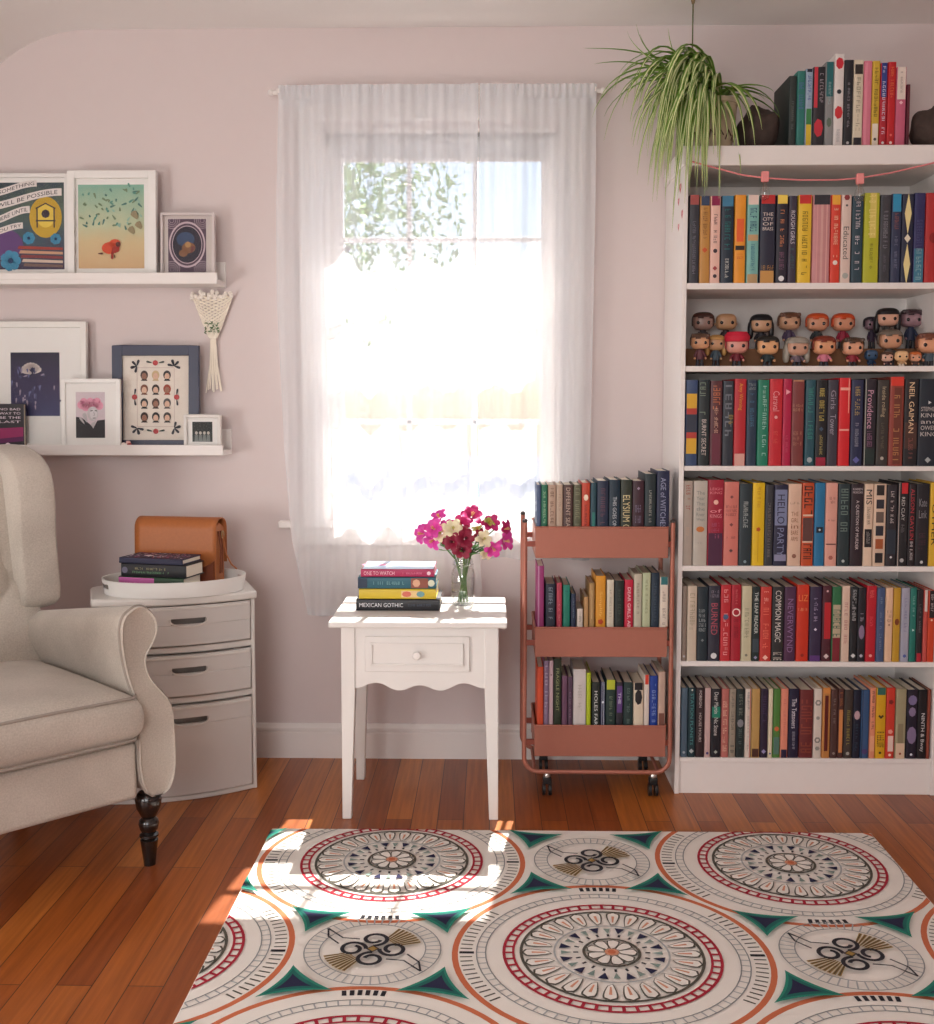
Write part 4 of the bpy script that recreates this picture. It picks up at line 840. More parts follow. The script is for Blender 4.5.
fig(843, 323, yb, BZ, 'D45024', 'DC9878', '9C2440', 'vinyl figurine with ginger hair and crimson top in the back row', 0)
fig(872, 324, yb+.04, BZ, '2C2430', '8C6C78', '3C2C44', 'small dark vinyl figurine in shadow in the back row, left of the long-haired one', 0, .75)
fig(887.5, 318, yb-.03, BZ, '18161A', 'D8A48C', '3C3430', 'vinyl figurine with long black hair in the back row', 1)
fig(911, 319, yb, BZ, '402830', 'A07C84', '2C3450', 'vinyl figurine with dark side-parted hair in the back row, far right', 2)
fig(700, 342, yf, FZ, '5C4030', 'D8A078', '6C4048', 'vinyl figurine with brown fringe, front row, far left', 2, .86)
fig(716, 343, yf+.035, FZ, 'C89858', 'D8A880', '4C5C68', 'vinyl figurine with blond hair, front row, left of the red cap', 1, .8)
fig(737, 345, yf-.01, FZ, 'A02038', 'D09080', '6C1828', 'vinyl figurine with bright red cap in the front row', 3, 1, accent='C81C38')
fig(767.5, 346, yf, FZ, '262420', 'E0A878', '243438', 'vinyl figurine with black hair and dark green clothes, front row', 0)
fig(797, 347, yf, FZ, '9C9488', 'CC9C84', '70606C', 'vinyl figurine with long grey hair, front row', 1)
fig(824, 346, yf, FZ, '7C3020', 'DC9C74', 'D07C90', 'vinyl figurine with auburn hair and pink clothes, front row', 0)
fig(852.5, 347, yf, FZ, '4C3424', 'DCA080', '8C2434', 'vinyl figurine with brown hair and maroon clothes, front row', 2, .95)
fig(871, 355, yf+.03, FZ, '1C3450', '3C5878', '1C3A5C', 'small dark blue vinyl figurine in the front row', 9, .6, legs='1C3450')
fig(890, 340, yf+.045, FZ, '74685C', 'CC9474', '4C4440', 'vinyl figurine with grey-brown cap of hair, standing behind the small ones', 0, 1.05)
fig(887, 357, yf-.02, FZ, '54382C', 'DCB09C', '4C2C34', 'tiny brown-haired vinyl figurine, front row, left of the tan one', 0, .52)
fig(901.5, 356, yf-.03, FZ, 'E0B080', 'E4B888', 'C8A078', 'tiny tan vinyl figurine without hair, front row', 9, .6, legs='E8D8C8')
fig(915, 357, yf-.02, FZ, 'C86830', 'DCA080', '5C4440', 'tiny ginger-haired vinyl figurine, front row, right of the tan one', 0, .52)
fig(929, 344, yf+.02, FZ, '74402C', 'DC9C78', '50606C', 'vinyl figurine with reddish brown hair at the front right end', 2, 1.1)
# ================================================================== rolling cart
copper = M((176, 112, 94), .42, .25, var=.04); dcop = M((150, 80, 66), .35, .3)
ct = root('rolling_cart', (.31, 3.16, 0), 'three-tier copper pink rolling cart filled with books', 'cart')
CX0, CX1 = PY(535, 640, 3.045)[0], PY(667, 640, 3.045)[0]; CY0, CY1 = 3.045, 3.275
TR = [(.745, .665), (.492, .410), (.215, .125)]
TR = [(PY(600, a, CY0)[1], PY(600, c, CY0)[1]) for a, c in ((527.5, 558), (628, 657), (726, 756.5))]
def ctx(m): return [Vector((v.x-.31, v.y-3.16, v.z)) for v in m.v]
TB = []
for zt, zb in TR:
    w = .0025; m = MB()
    m.box(CX0, CX1, CY0, CY0+w, zb, zt).box(CX0, CX1, CY1-w, CY1, zb, zt).box(CX0, CX0+w, CY0+w, CY1-w, zb, zt).box(CX1-w, CX1, CY0+w, CY1-w, zb, zt).box(CX0+w, CX1-w, CY0+w, CY1-w, zb, zb+w)
    m.v = ctx(m); tr = m.build('tray', copper, ct, bevel=.001); TB.append(zb+w)
    m = MB(); r = .004
    m.tube([(CX0+.004, CY0, zt), (CX1-.004, CY0, zt), (CX1, CY0+.004, zt), (CX1, CY1-.004, zt), (CX1-.004, CY1, zt), (CX0+.004, CY1, zt), (CX0, CY1-.004, zt), (CX0, CY0+.004, zt)], .003, 8, closed=True)
    m.v = ctx(m); m.build('tray_rim', copper, tr)
px0, px1 = PY(524.5, 640, 3.06)[0], PY(671, 640, 3.06)[0]; zbar = PY(600, 772.5, 3.05)[1]; ztop = PY(524, 521, 3.06)[1]
px1 = min(px1, BX0-.010)
for yy in (3.055, 3.265):
    m = MB(); pts = [(px0, yy, ztop)]
    for i in range(7): a = pi+i/6*pi/2; pts.append((px0+.04+.04*math.cos(a), yy, zbar+.04+.04*math.sin(a)))
    for i in range(7): a = -pi/2+i/6*pi/2; pts.append((px1-.04+.04*math.cos(a), yy, zbar+.04+.04*math.sin(a)))
    pts.append((px1, yy, ztop)); m.tube(pts, .0065, 12); m.v = ctx(m); fr = m.build('frame_tube', copper, ct)
    m = MB()
    for xx in (px0, px1): m.ball((xx, yy, ztop), .0075, n=10, m=6)
    m.v = ctx(m); m.build('end_cap', M((60, 50, 48), .4), fr)
    for zt, zb in TR:
        for xa, xb in ((px0, CX0), (CX1, px1)):
            m = MB(); m.box(min(xa, xb), max(xa, xb), yy-.004, yy+.004, zb+.03, zb+.045); m.v = ctx(m); m.build('tray_bracket', dcop, fr)
for xx in (px0+.03, px1-.03):
    m = MB(); m.tube([(xx, 3.055, zbar), (xx, 3.265, zbar)], .005, 8); m.v = ctx(m); m.build('cross_bar', copper, ct)
for xx in (PY(547, 780, 3.055)[0], PY(653, 780, 3.055)[0]):
    for yy in (3.055, 3.265):
        T = Matrix.Translation((xx-.31, yy-3.16, 0))
        c_ = MB().lathe([(.008, zbar-.004), (.010, zbar-.009), (.010, zbar-.014), (.004, zbar-.018)], 14, T).build('caster', M((190, 186, 180), .25, .9), ct)
        w_ = MB(); 
        for s in (-1, 1): w_.prism([(.0185*math.cos(a*pi/10), .0190+.0185*math.sin(a*pi/10)) for a in range(20)], s*.004, s*.013, 'yz', T)
        w_.build('wheel', M((22, 22, 24), .4), c_, bevel=.001)
        MB().box(-.012, .012, -.013, .012, .034, zbar-.014, T).build('fork', M((26, 26, 28), .4), c_, bevel=.003)
C1 = [
 (536.5, 541, 485, 'blue-grey book', '46587C', []),
 (541.3, 547.6, 485, 'green book with pale title', '246C50', [(g, 14, .05, .55, 'A8D0A8', .35)]),
 (548, 556, 485, 'beige book with brown title', 'B89C88', [(g, 12, .05, .6, '6C5044', .4)]),
 (556.3, 562.8, 485, 'plain beige book', 'BCA490', [(g, 9, .1, .4, '9C8874', .3)]),
 (563.2, 573, 485, 'dark brown book titled Different Seas', '4C3430', [(t, 'DIFFERENT SEAS', .04, .62, 'C8B0A0', .45)]),
 (573.4, 581.4, 485, 'olive brown book', '5C5C44', [(g, 10, .05, .6, '8C8C70', .5)]),
 (581.8, 590, 483, 'orange-red book with white emblem', 'C0442C', [('d', .2, 'F0E0C8', .3, 8, 1.4), (g, 8, .3, .6, '7C2420', .3)]),
 (590.5, 596.6, 483, 'dark teal book', '1C4450', [('s', .2, .8, '2C7C74', .4, .65)]),
 (597, 608.6, 481, 'navy book with grey title', '202C44', [(g, 9, .1, .6, '6C4858', .4)]),
 (609, 620.2, 480, 'dark navy book titled This Goes On', '142C3C', [(t, 'THIS GOES ON', .22, .62, 'C8CCD0', .34)]),
 (620.6, 632, 480, 'dark olive book titled Elysium G', '2C3428', [(t, 'ELYSIUM G', .2, .64, 'D8C898', .62)]),
 (632.4, 644.2, 481, 'dark maroon book with grey title', '3A1C28', [('d', .1, '9C8CA0', .14, 4), ('h', [4, 5], .32, .6, '807890', .5)]),
 (644.6, 655.8, 474, 'tall dark green book', '1C2C30', [(g, 16, .2, .62, 'A8A8A0', .22)]),
 (656.6, 669.4, 471, 'tallest navy book titled Age Witches', '1C2444', [(t, 'AGE of WITCHES', .08, .66, '9498B4', .42)]),
]
row(C1, CY0+.014, TB[0], .15, 'in the top tray of the cart', "books in the cart's top tray")
C2 = [
 (537, 544, 566, 'tall magenta book', '94306C', [('s', .0, .25, 'B888A4', 0, 1)]),
 (545.5, 555.5, 584, 'dark navy book with pale title', '1E2638', [(g, 12, .05, .55, '909CA8', .4)]),
 (556.5, 562, 583, 'rose red book', 'B03C50', [(g, 9, .3, .62, 'E08C94', .3)]),
 (563, 570, 585, 'teal green book', '1C7C68', [('s', .2, .8, '18685C', .08, .1)]),
 (571, 576, 594, 'narrow dark blue book', '26324C', [(g, 12, .05, .4, '7C8CA0', .3)]),
 (577, 583, 609, 'low cream book', 'D8CCC0', [(g, 6, .1, .3, '847870', .4)]),
 (584, 588.6, 597, 'narrow tan book', 'B48C5C', []),
 (589.2, 594.6, 583, 'tan book with teal back cover', 'A88454', [('s', .35, .6, 'C8A878', .1, .5)]),
 (595.6, 605.6, 576, 'amber yellow book', 'D89428', [(t, 'Simplify', .2, .52, 'F0C060', .35), ('d', .58, 'B8401C', .3, 5)]),
 (606.8, 614, 580, 'cream book with faint lettering', 'D0C8B4', [(g, 12, .1, .5, '9C9484', .25)]),
 (614.6, 624, 581, 'black-green book', '182420', [(g, 12, .08, .55, '445048', .3)]),
 (624.5, 633.2, 580, 'red book titled Dear Girls', 'C01C3C', [(t, 'DEAR GIRLS, AB', .1, .63, 'F0D8DC', .42)]),
 (633.8, 641.8, 574, 'grey-cream book', 'C0B8A4', [(g, 12, .08, .5, '948C7C', .3)]),
 (642.3, 650.4, 573, 'pale green-cream book', 'B8C09C', [(g, 12, .08, .5, '8C9474', .3)]),
 (651, 659.2, 573, 'dark navy-green book', '1E3040', [(g, 12, .12, .6, '4C5C6C', .3)]),
 (659.8, 668.2, 577, 'white book with teal top', 'E0D4C4', [(bnd, 0, .1, '2C7074'), (g, 12, .18, .62, '9C8C80', .35)]),
]
row(C2, CY0+.014, TB[1], .15, 'in the middle cart tray', "books in the cart's middle tray", tilt={})
C3 = [
 (537, 543.4, 667, 'orange-red book', 'D04C28', []),
 (543.8, 548.6, 661, 'lilac patterned book', '8C7490', [(g, 7, .05, .6, 'B8A8BC', .6)]),
 (549, 553.2, 661, 'pale pink book', 'CCB0B8', [('d', .15, '7C4458', .2, 6)]),
 (553.6, 561.4, 659, 'dark green book titled Fragile Night', '26301E', [(t, 'FRAGILE NIGHT', .1, .55, '98A070', .4)]),
 (561.8, 567.2, 676, 'mauve book', '704C64', []),
 (567.6, 572.6, 677, 'dark mauve book', '543C50', [(g, 8, .2, .55, '8C7488', .3)]),
 (573.2, 586, 669.5, 'thick white book', 'D4CCC8', [(g, 10, .15, .5, 'BCB4AC', .3)]),
 (586.4, 590.8, 673, 'lime green book', 'B4C424', []),
 (591.8, 600, 682.5, 'black book with white block title', '1C2420', [(t, 'HOLES FAR', .12, .6, 'D8DCD8', .4)]),
 (600.5, 605.2, 682, 'navy book with white stripes', '202848', [('s', .1, .22, 'C8CCD8', 0, 1), ('s', .75, .9, 'C8CCD8', 0, 1), ('d', .28, 'E0E4EC', .3, 4)]),
 (605.8, 615.6, 680, 'dark green book with lime top', '1C3430', [(bnd, 0, .13, 'B8C034'), (g, 12, .22, .6, '788870', .3)]),
 (616, 623, 682.5, 'black book with violet panel and white foot', '28242C', [(bnd, .05, .42, '5C3C7C'), (t, 'THE', .14, .3, 'D0C8DC', .4), (bnd, .62, .8, 'D8CCC4')]),
 (623.5, 633, 682.5, 'dark slate green book', '1E3434', [(g, 14, .08, .58, '687C74', .3)]),
 (633.5, 643.4, 683, 'cream book with black smoke', 'DCCCB4', [(bnd, 0, .1, '18181C'), ('d', .2, '201E20', .38, 7, 2.2)]),
 (644, 649.2, 675, 'white book with red top', 'DCD0C4', [(bnd, 0, .12, 'CC3C28')]),
 (649.7, 657.6, 676, 'royal blue book', '1C3C94', [(g, 12, .1, .6, '8CA4D8', .45)]),
 (658, 665.2, 672, 'beige book with brown foot', 'C0A494', [(bnd, .5, .65, '7C5044')]),
]
row(C3, CY0+.014, TB[2], .15, 'in the bottom cart tray', "books in the cart's bottom tray")
# ================================================================== side table
tx0, tx1, ty0, ty1, tz = -.417, .045, 2.842, 3.215, .53
tb = root('side_table', ((tx0+tx1)/2, (ty0+ty1)/2, 0), 'small white wooden side table with one drawer under the window', 'table')
tw = M((236, 232, 228), .4, var=.01); OX, OY = (tx0+tx1)/2, (ty0+ty1)/2
def loc(m): m.v = [Vector((v.x-OX, v.y-OY, v.z)) for v in m.v]; return m
loc(MB().box(tx0, tx1, ty0, ty1, tz-.016, tz)).build('tabletop', tw, tb, bevel=.004, seg=3)
ax0, ax1, ay0, ay1 = tx0+.030, tx1-.022, ty0+.022, ty1-.022
za = .345
def leg(x, y, sx, sy):
    a = .036; c = .024; vs = []
    xo = x if sx > 0 else x-a; yo = y if sy > 0 else y-a
    vs = [(xo, yo), (xo+a, yo), (xo+a, yo+a), (xo, yo+a)]
    x2 = x if sx > 0 else x-c; y2 = y if sy > 0 else y-c
    lo = [(x2, y2), (x2+c, y2), (x2+c, y2+c), (x2, y2+c)]
    m = MB(); m.add([(p[0], p[1], 0) for p in lo]+[(p[0], p[1], .34) for p in vs]+[(p[0], p[1], tz-.016) for p in vs], [(3, 2, 1, 0), (8, 9, 10, 11)]+[(i+4*k, (i+1) % 4+4*k, (i+1) % 4+4*k+4, i+4*k+4) for k in (0, 1) for i in range(4)])
    loc(m).build('leg', tw, tb, bevel=.002)
leg(ax0, ay0, 1, 1); leg(ax1, ay0, -1, 1); leg(ax0, ay1, 1, -1); leg(ax1, ay1, -1, -1)
# apron with wavy lower edge
n = 40; ap = [(ax0+.036, tz-.017), (ax0+.036, .352)]
for i in range(n+1):
    u = i/n; w_ = .0+.008*math.cos(u*6*pi)*(-1 if .1 < u < .9 else -1)+.004*math.cos(u*2*pi)
    ap.append((ax0+.036+(ax1-ax0-.072)*u, .360+w_-.006))
ap += [(ax1-.036, .352), (ax1-.036, tz-.017)]
loc(MB().prism(ap, ay0+.006, ay0+.018, 'xz')).build('apron', tw, tb, smooth=0)
m = MB(); m.box(ax0+.008, ax0+.020, ay0+.036, ay1-.036, .37, tz-.017).box(ax1-.020, ax1-.008, ay0+.036, ay1-.036, .37, tz-.017).box(ax0+.036, ax1-.036, ay1-.02, ay1-.008, .37, tz-.017)
loc(m).build('side_apron', tw, tb)
dx0, dx1, dz0, dz1 = ax0+.062, ax1-.075, .395, .488
dr = loc(MB().box(dx0, dx1, ay0-.002, ay0+.0055, dz0, dz1)).build('drawer', tw, tb, bevel=.0015)
m = MB(); e = .016
for a, b_, c, d in ((dx0+e, dx1-e, dz1-e-.005, dz1-e), (dx0+e, dx1-e, dz0+e, dz0+e+.005), (dx0+e, dx0+e+.005, dz0+e+.005, dz1-e-.005), (dx1-e-.005, dx1-e, dz0+e+.005, dz1-e-.005)): m.box(a, b_, ay0-.007, ay0-.0022, c, d)
loc(m).build('drawer_moulding', tw, dr, bevel=.0015)
T = Matrix.Translation(((dx0+dx1)/2, ay0-.002, (dz0+dz1)/2)) @ Matrix.Rotation(pi/2, 4, 'X')
loc(MB().lathe([(.006, 0), (.005, .006), (.010, .011), (.0115, .016), (.009, .021), (0, .023)], 20, T)).build('knob', tw, dr)
# ---- books on the table (lying flat: spine to the room)
def flatbook(px0, px1, z0, hgt, Y, depth, col, dec, label, group, rz=0, seed=1, bot=None):
    X0 = PY(px0, 600, Y)[0]; X1 = PY(px1, 600, Y)[0]; L = X1-X0
    o = book(hgt, L, depth, col, dec, label, group, (X1, Y, z0+hgt/2), (0, -pi/2, 0), seed=seed)
    return o
Yb = 3.00; zz = tz+.0004
sp = [(356, 440, .031, '1A1A20', [(t, 'MEXICAN GOTHIC', .04, .56, 'E8E8EC', .36), (g, 14, .62, .92, '4C5468', .22)], 'black book titled Mexican Gothic at the bottom of the side table stack'),
      (359, 436, .0275, 'D8BC30', [('s', .1, .9, 'E8C88C', .55, .8), ('d', .62, 'D8705C', .3, 8, 1.6), ('d', .8, '6C9CA0', .3, 8, 1.4)], 'yellow book lying second from bottom in the side table stack'),
      (358, 436, .0315, '205C6C', [(g, 14, .2, .6, '80B0B4', .28), (bnd, 0, .12, '1C3048'), (bnd, .68, .9, '8C4C3C'), ('d', .75, 'D8A888', .35, 7), ('d', .94, 'D8D8C0', .3)], 'dark teal book lying between the yellow and magenta books on the side table'),
      (361, 434, .021, 'B02858', [(t, 'ONE TO WATCH', .04, .46, 'F4C8D8', .5), (g, 12, .55, .84, 'E088A8', .26), ('d', .93, 'F0D0DC', .26)], 'magenta book titled One To Watch on top of the side table stack')]
for k, (a, b_, hh, col, dec, lab) in enumerate(sp):
    o = flatbook(a, b_, zz, hh, Yb+.004*k-.004, .155, col, dec, lab, 'books stacked on the side table', seed=400+k); zz += hh+.0001
A2 = Art(); LL = PY(434, 600, Yb)[0]-PY(361, 600, Yb)[0]
A2.mat(M((176, 206, 236), .35, var=.08, scale=12)).poly([(.002, .006), (LL-.002, .006), (LL-.002, .152), (.002, .152)])
A2.mat(M((236, 130, 180), .4)).poly([(LL*.2+.02*math.cos(q)*2.4, .085+.02*math.sin(q)) for q in [i*pi/8 for i in range(16)]]).disc(LL*.62, .08, .032, 16, .6)
A2.mat(M((248, 240, 244), .4)).disc(LL*.4, .085, .02, 14, .7).text('ONE TO WATCH', LL*.1, .11, LL*.9, .145)
co = A2.build('cover_art', None, Matrix.Translation((PY(361, 600, Yb)[0], Yb+.008, zz))); co.parent = o; co.matrix_parent_inverse = (Matrix.Translation(o.location) @ o.rotation_euler.to_matrix().to_4x4()).inverted()
# ---- jar of flowers
vx, vy = PY(463, 600, 3.09)[0], 3.09; vz = tz+.0003
va = root('glass_jar', (vx, vy, vz), 'clear glass jar of water holding pink flowers on the side table', 'vase')
pr = [(0, .002), (.026, 0), (.031, .005), (.033, .02), (.034, .08), (.031, .098), (.026, .106), (.026, .112), (.0285, .114), (.0265, .118), (.0285, .122), (.026, .126), (.026, .131)]
inn = [(r-.0025, z) for r, z in reversed(pr[2:])]+[(0, .006)]
MB().lathe([(max(r, 0), z) for r, z in pr]+inn, 36).build('jar_wall', mat_glass((.975, .985, .985), 2.2), va, smooth=60)
MB().lathe([(0, .0065), (.028, .0065), (.0305, .02), (.031, .075), (0, .0751)], 32).build('water', mat_glass((.97, .985, .98), .8), va, smooth=60)
MB().tube([(.0285*math.cos(i*pi/16), .0285*math.sin(i*pi/16), .114) for i in range(32)], .0014, 6, closed=True).build('rim_bead', mat_glass((.96, .97, .97), 3), va)
stem_m = M((74, 118, 52), .5, var=.2); leaf_m = M((70, 128, 48), .5, var=.25, scale=30)
def flower(px, py, Y, col, throat, label, r=.020, face=(0, -1, .3), nb=3, seed=1, ba=0):
    rnd = random.Random(seed); X, Z = PY(px, py, Y); tipv = Vector((X-vx, Y-vy, Z-vz))
    f = root('cut_flower', (vx, vy, vz), label, 'flower', 'cut flowers in the glass jar')
    b0 = Vector((.014*math.cos(ba), .014*math.sin(ba), .009)); neck = Vector((.015*math.cos(ba+2.8), .015*math.sin(ba+2.8), .122))*1
    neck.x += tipv.x*.12; neck = Vector((max(-.02, min(.02, neck.x)), neck.y, .126)); pts = []
    for i in range(9):
        u = i/8; pts.append((1-u)**2*b0+2*u*(1-u)*neck*1.0+u*u*tipv if False else None)
    pts = [b0, (b0+neck)/2, neck, neck*.5+tipv*.5+Vector((0, 0, .004)), tipv]
    MB().tube(pts, [.0024, .0024, .0022, .002, .0016], 7).build('stem', stem_m, f)
    pm = M(col, .5, var=.18, scale=60); tm = M(throat, .5, var=.2)
    for q in range(nb):
        aa = q*2*pi/nb+seed; offv = Vector((.019*math.cos(aa), -.012*math.sin(aa)-.004, .017*math.sin(aa))) if nb > 1 else Vector()
        c = tipv+offv; dirv = (Vector(face)+offv*28).normalized(); rot = dirv.to_track_quat('Z', 'Y').to_matrix().to_4x4(); rot.translation = c
        m = MB()
        for k in range(6):
            a = k*pi/3+(rnd.random()-.5)*.2; L = r*(1.25 if k % 2 else 1.1)*1.25; ww = r*.52; vs = []; fs = []
            for i in range(7):
                u = i/6; rr = L*(.08+.92*u); hz = r*.95*math.sin(u*pi*.45)-r*.42*u*u*u; hw_ = ww*math.sin(pi*min(.97, .08+u*.8))**.8
                for j in (-1, 0, 1):
                    px_, py_ = rr, j*hw_; vs.append((px_*math.cos(a)-py_*math.sin(a), px_*math.sin(a)+py_*math.cos(a), hz-.15*hw_*(j == 0)+.002*(k % 2)))
            for i in range(6):
                for j in range(2): fs.append([i*3+j, i*3+j+1, i*3+j+4, i*3+j+3])
            m.mi = 0; m.add(vs, fs, rot)
        bl_ = m.build('blossom', pm, f, smooth=80, sub=1, merge=False)
        s = MB()
        for k in range(5):
            a = k*1.3; s.tube([rot @ Vector((0, 0, 0)), rot @ Vector((r*.18*math.cos(a), r*.18*math.sin(a), r*1.0))], [.0007, .0011], 5)
        s.build('stamen', tm, bl_)
    m = MB()
    for q in range(4):
        a = ba+q*1.7; st = neck*(.65-.15*(q%2))+tipv*(.35+.15*(q%2)); ex = st+Vector((.038*math.cos(a), .03*math.sin(a), .008)); d = (ex-st); sd = d.cross(Vector((0, 0, 1))).normalized()*.009
        m.add([st, st+d*.45+sd, ex, st+d*.45-sd, st+d*.5+Vector((0, 0, -.002))], [(0, 1, 4), (1, 2, 4), (2, 3, 4), (3, 0, 4)])
    m.build('leaf', leaf_m, f, solid=.0008)
P1, P2, P3, PW = (222, 70, 168), (206, 40, 120), (140, 20, 56), (238, 226, 190)
flower(431, 534, 3.07, P1, (240, 200, 120), 'bright pink flower at the far left of the jar bouquet', .020, (-.7, -.8, .2), 3, 1, 0)
flower(443, 523, 3.12, P1, (240, 210, 120), 'pink flower behind the upper left of the bouquet', .017, (-.4, -.6, .7), 2, 2, .7)
flower(449, 534, 3.06, PW, (200, 190, 90), 'cream white flower at the left of the jar bouquet', .019, (-.3, -1, .4), 3, 3, 1.4)
flower(467, 521, 3.08, P2, (250, 200, 140), 'pink flower at the top centre of the bouquet', .022, (0, -.8, .6), 2, 4, 2.1)
flower(460, 543, 3.045, P3, (90, 16, 36), 'dark crimson flower low at the centre of the bouquet', .019, (0, -1, .1), 3, 5, 2.8)
flower(471, 534, 3.06, P3, (90, 16, 36), 'dark crimson flower right of centre in the bouquet', .014, (.3, -1, .3), 2, 6, 3.5)
flower(483, 527, 3.10, (190, 196, 90), (200, 170, 60), 'yellow-green bud cluster between pink flowers', .012, (.3, -.4, 1), 2, 7, 4.2)
flower(484, 545, 3.06, PW, (190, 180, 90), 'cream flower at the right of the bouquet', .017, (.6, -1, .1), 2, 8, 4.9)
flower(497, 527, 3.11, P2, (250, 200, 140), 'pink flower at the upper right of the bouquet', .019, (.6, -.7, .5), 2, 9, 5.6)
flower(498, 544, 3.06, P1, (250, 200, 140), 'bright pink flower drooping at the right side', .019, (.8, -.9, -.1), 2, 10, 6.0)
# ================================================================== wingback armchair
fab = bpy.data.materials.new('linen_weave'); fab.use_nodes = True
n_ = fab.node_tree.nodes; l_ = fab.node_tree.links; b_ = n_['Principled BSDF']; b_.inputs['Roughness'].default_value = .95; b_.inputs['Sheen Weight'].default_value = .25
tc_ = n_.new('ShaderNodeTexCoord'); no_ = n_.new('ShaderNodeTexNoise'); no_.inputs['Scale'].default_value = 260; no_.inputs['Detail'].default_value = 4; l_.new(tc_.outputs['Object'], no_.inputs['Vector'])
n2 = n_.new('ShaderNodeTexNoise'); n2.inputs['Scale'].default_value = 7; l_.new(tc_.outputs['Object'], n2.inputs['Vector'])
ad_ = n_.new('ShaderNodeMath'); ad_.operation = 'ADD'; l_.new(no_.outputs['Fac'], ad_.inputs[0]); l_.new(n2.outputs['Fac'], ad_.inputs[1])
rp_ = n_.new('ShaderNodeValToRGB'); rp_.color_ramp.elements[0].position = .7; rp_.color_ramp.elements[1].position = 1.35
rp_.color_ramp.elements[0].color = (*lin((176, 166, 154)), 1); rp_.color_ramp.elements[1].color = (*lin((204, 194, 182)), 1)
hv = n_.new('ShaderNodeMath'); hv.operation = 'MULTIPLY'; hv.inputs[1].default_value = .5; l_.new(ad_.outputs[0], hv.inputs[0])
rp_.color_ramp.elements[0].position = .35; rp_.color_ramp.elements[1].position = .65
l_.new(hv.outputs[0], rp_.inputs[0]); l_.new(rp_.outputs[0], b_.inputs['Base Color'])
bp_ = n_.new('ShaderNodeBump'); bp_.inputs['Strength'].default_value = .35; bp_.inputs['Distance'].default_value = .001; l_.new(no_.outputs['Fac'], bp_.inputs['Height']); l_.new(bp_.outputs[0], b_.inputs['Normal'])
pipe_m = M((158, 148, 138), .9)
CA = math.radians(46)
ch = root('wingback_armchair', (-1.212, 2.524, 0), 'grey-beige wingback armchair with tufted back and turned black legs at the left', 'armchair', rz=CA)
armp = [(.257, .622), (.272, .630), (.290, .628), (.310, .612), (.322, .590), (.321, .562), (.308, .538), (.292, .518), (.288, .495), (.296, .468), (.315, .440), (.340, .412), (.356, .385), (.362, .350), (.364, .178), (.272, .178), (.272, .390), (.264, .420), (.252, .452), (.242, .490), (.235, .530), (.232, .570), (.234, .592), (.242, .612)]
def smooth_loop(p, it=1):
    for _ in range(it):
        q = []
        for i in range(len(p)):
            a, b2 = p[i], p[(i+1) % len(p)]; q += [(a[0]*.75+b2[0]*.25, a[1]*.75+b2[1]*.25), (a[0]*.25+b2[0]*.75, a[1]*.25+b2[1]*.75)]
        p = q
    return p
for sx in (1, -1):
    pr = [(sx*x, z) for x, z in smooth_loop(armp, 2)]
    if sx < 0: pr = pr[::-1]
    n = len(pr); vs = []; fs = []; rings = []
    # arm lofts back: outer shape tucks in slightly towards the back
    ys = [(-.300, .90), (-.306, .97), (-.300, 1.0), (-.285, 1.0), (.0, 1.0), (.27, .98)]
    cxm = sx*.292; czm = .40
    m = MB()
    for y, k in ys:
        for x, z in pr:
            s = 1 if k >= 1 else k
            vs.append((cxm+(x-cxm)*(1-(1-s)*.9), y, z if k == 1 else czm+(z-czm)*(1-(1-s)*.25) if z > .2 else z))
            if z > .42: q = vs[-1]; vs[-1] = (q[0], y, q[2]-.085*max(0, (y+.285)/.55)*min(1, (z-.42)/.15))
    K = len(ys)
    for j in range(K-1):
        for i in range(n): fs.append([j*n+i, j*n+(i+1) % n, (j+1)*n+(i+1) % n, (j+1)*n+i])
    fs += [list(range(n-1, -1, -1)), [(K-1)*n+i for i in range(n)]]
    m.add(vs, fs); arm = m.build('armrest', fab, ch, smooth=60)
    MB().tube([(x, -.294, z) for x, z in pr], .0042, 8, closed=True).build('piping', pipe_m, arm)
# base box and seat
MB().box(-.272, .272, -.292, .34, .178, .312).build('seat_frame', fab, ch, bevel=.012, seg=3)
def cushion(x0, x1, y0, y1, z0, z1, crown, r=.03):
    nx, ny, nz = 14, 14, 6; m = MB(); vs = []; idx = {}
    def P(u, v, w):
        X = x0+(x1-x0)*u; Y = y0+(y1-y0)*v; cr = math.sin(pi*u)**.6*math.sin(pi*min(1, .06+v*.9))**.5
        top = z1+crown*cr; bot = z0; Z = bot+(top-bot)*w
        bul = .014*math.sin(pi*w)
        ex = 1 if u == 1 else -1 if u == 0 else 0; ey = 1 if v == 1 else -1 if v == 0 else 0
        # round the corners
        k = r*(.5 if w in (0, 1) else 0)
        return (X+ex*(bul-k), Y+ey*(bul-k), Z)
    def face(fn, a, b2):
        o = len(m.v); m.v += [Vector(fn(i/a, j/b2)) for j in range(b2+1) for i in range(a+1)]
        for j in range(b2):
            for i in range(a): q = o+j*(a+1)+i; m.f.append([q, q+1, q+a+2, q+a+1]); m.m.append(0)
    face(lambda u, v: P(u, v, 1), nx, ny); face(lambda u, v: P(u, v, 0), nx, ny)
    face(lambda u, w: P(u, 0, w), nx, nz); face(lambda u, w: P(u, 1, w), nx, nz)
    face(lambda v, w: P(0, v, w), ny, nz); face(lambda v, w: P(1, v, w), ny, nz)
    return m
cu = cushion(-.266, .266, -.322, .20, .322, .430, .035).build('seat_cushion', fab, ch, smooth=70, sub=1)
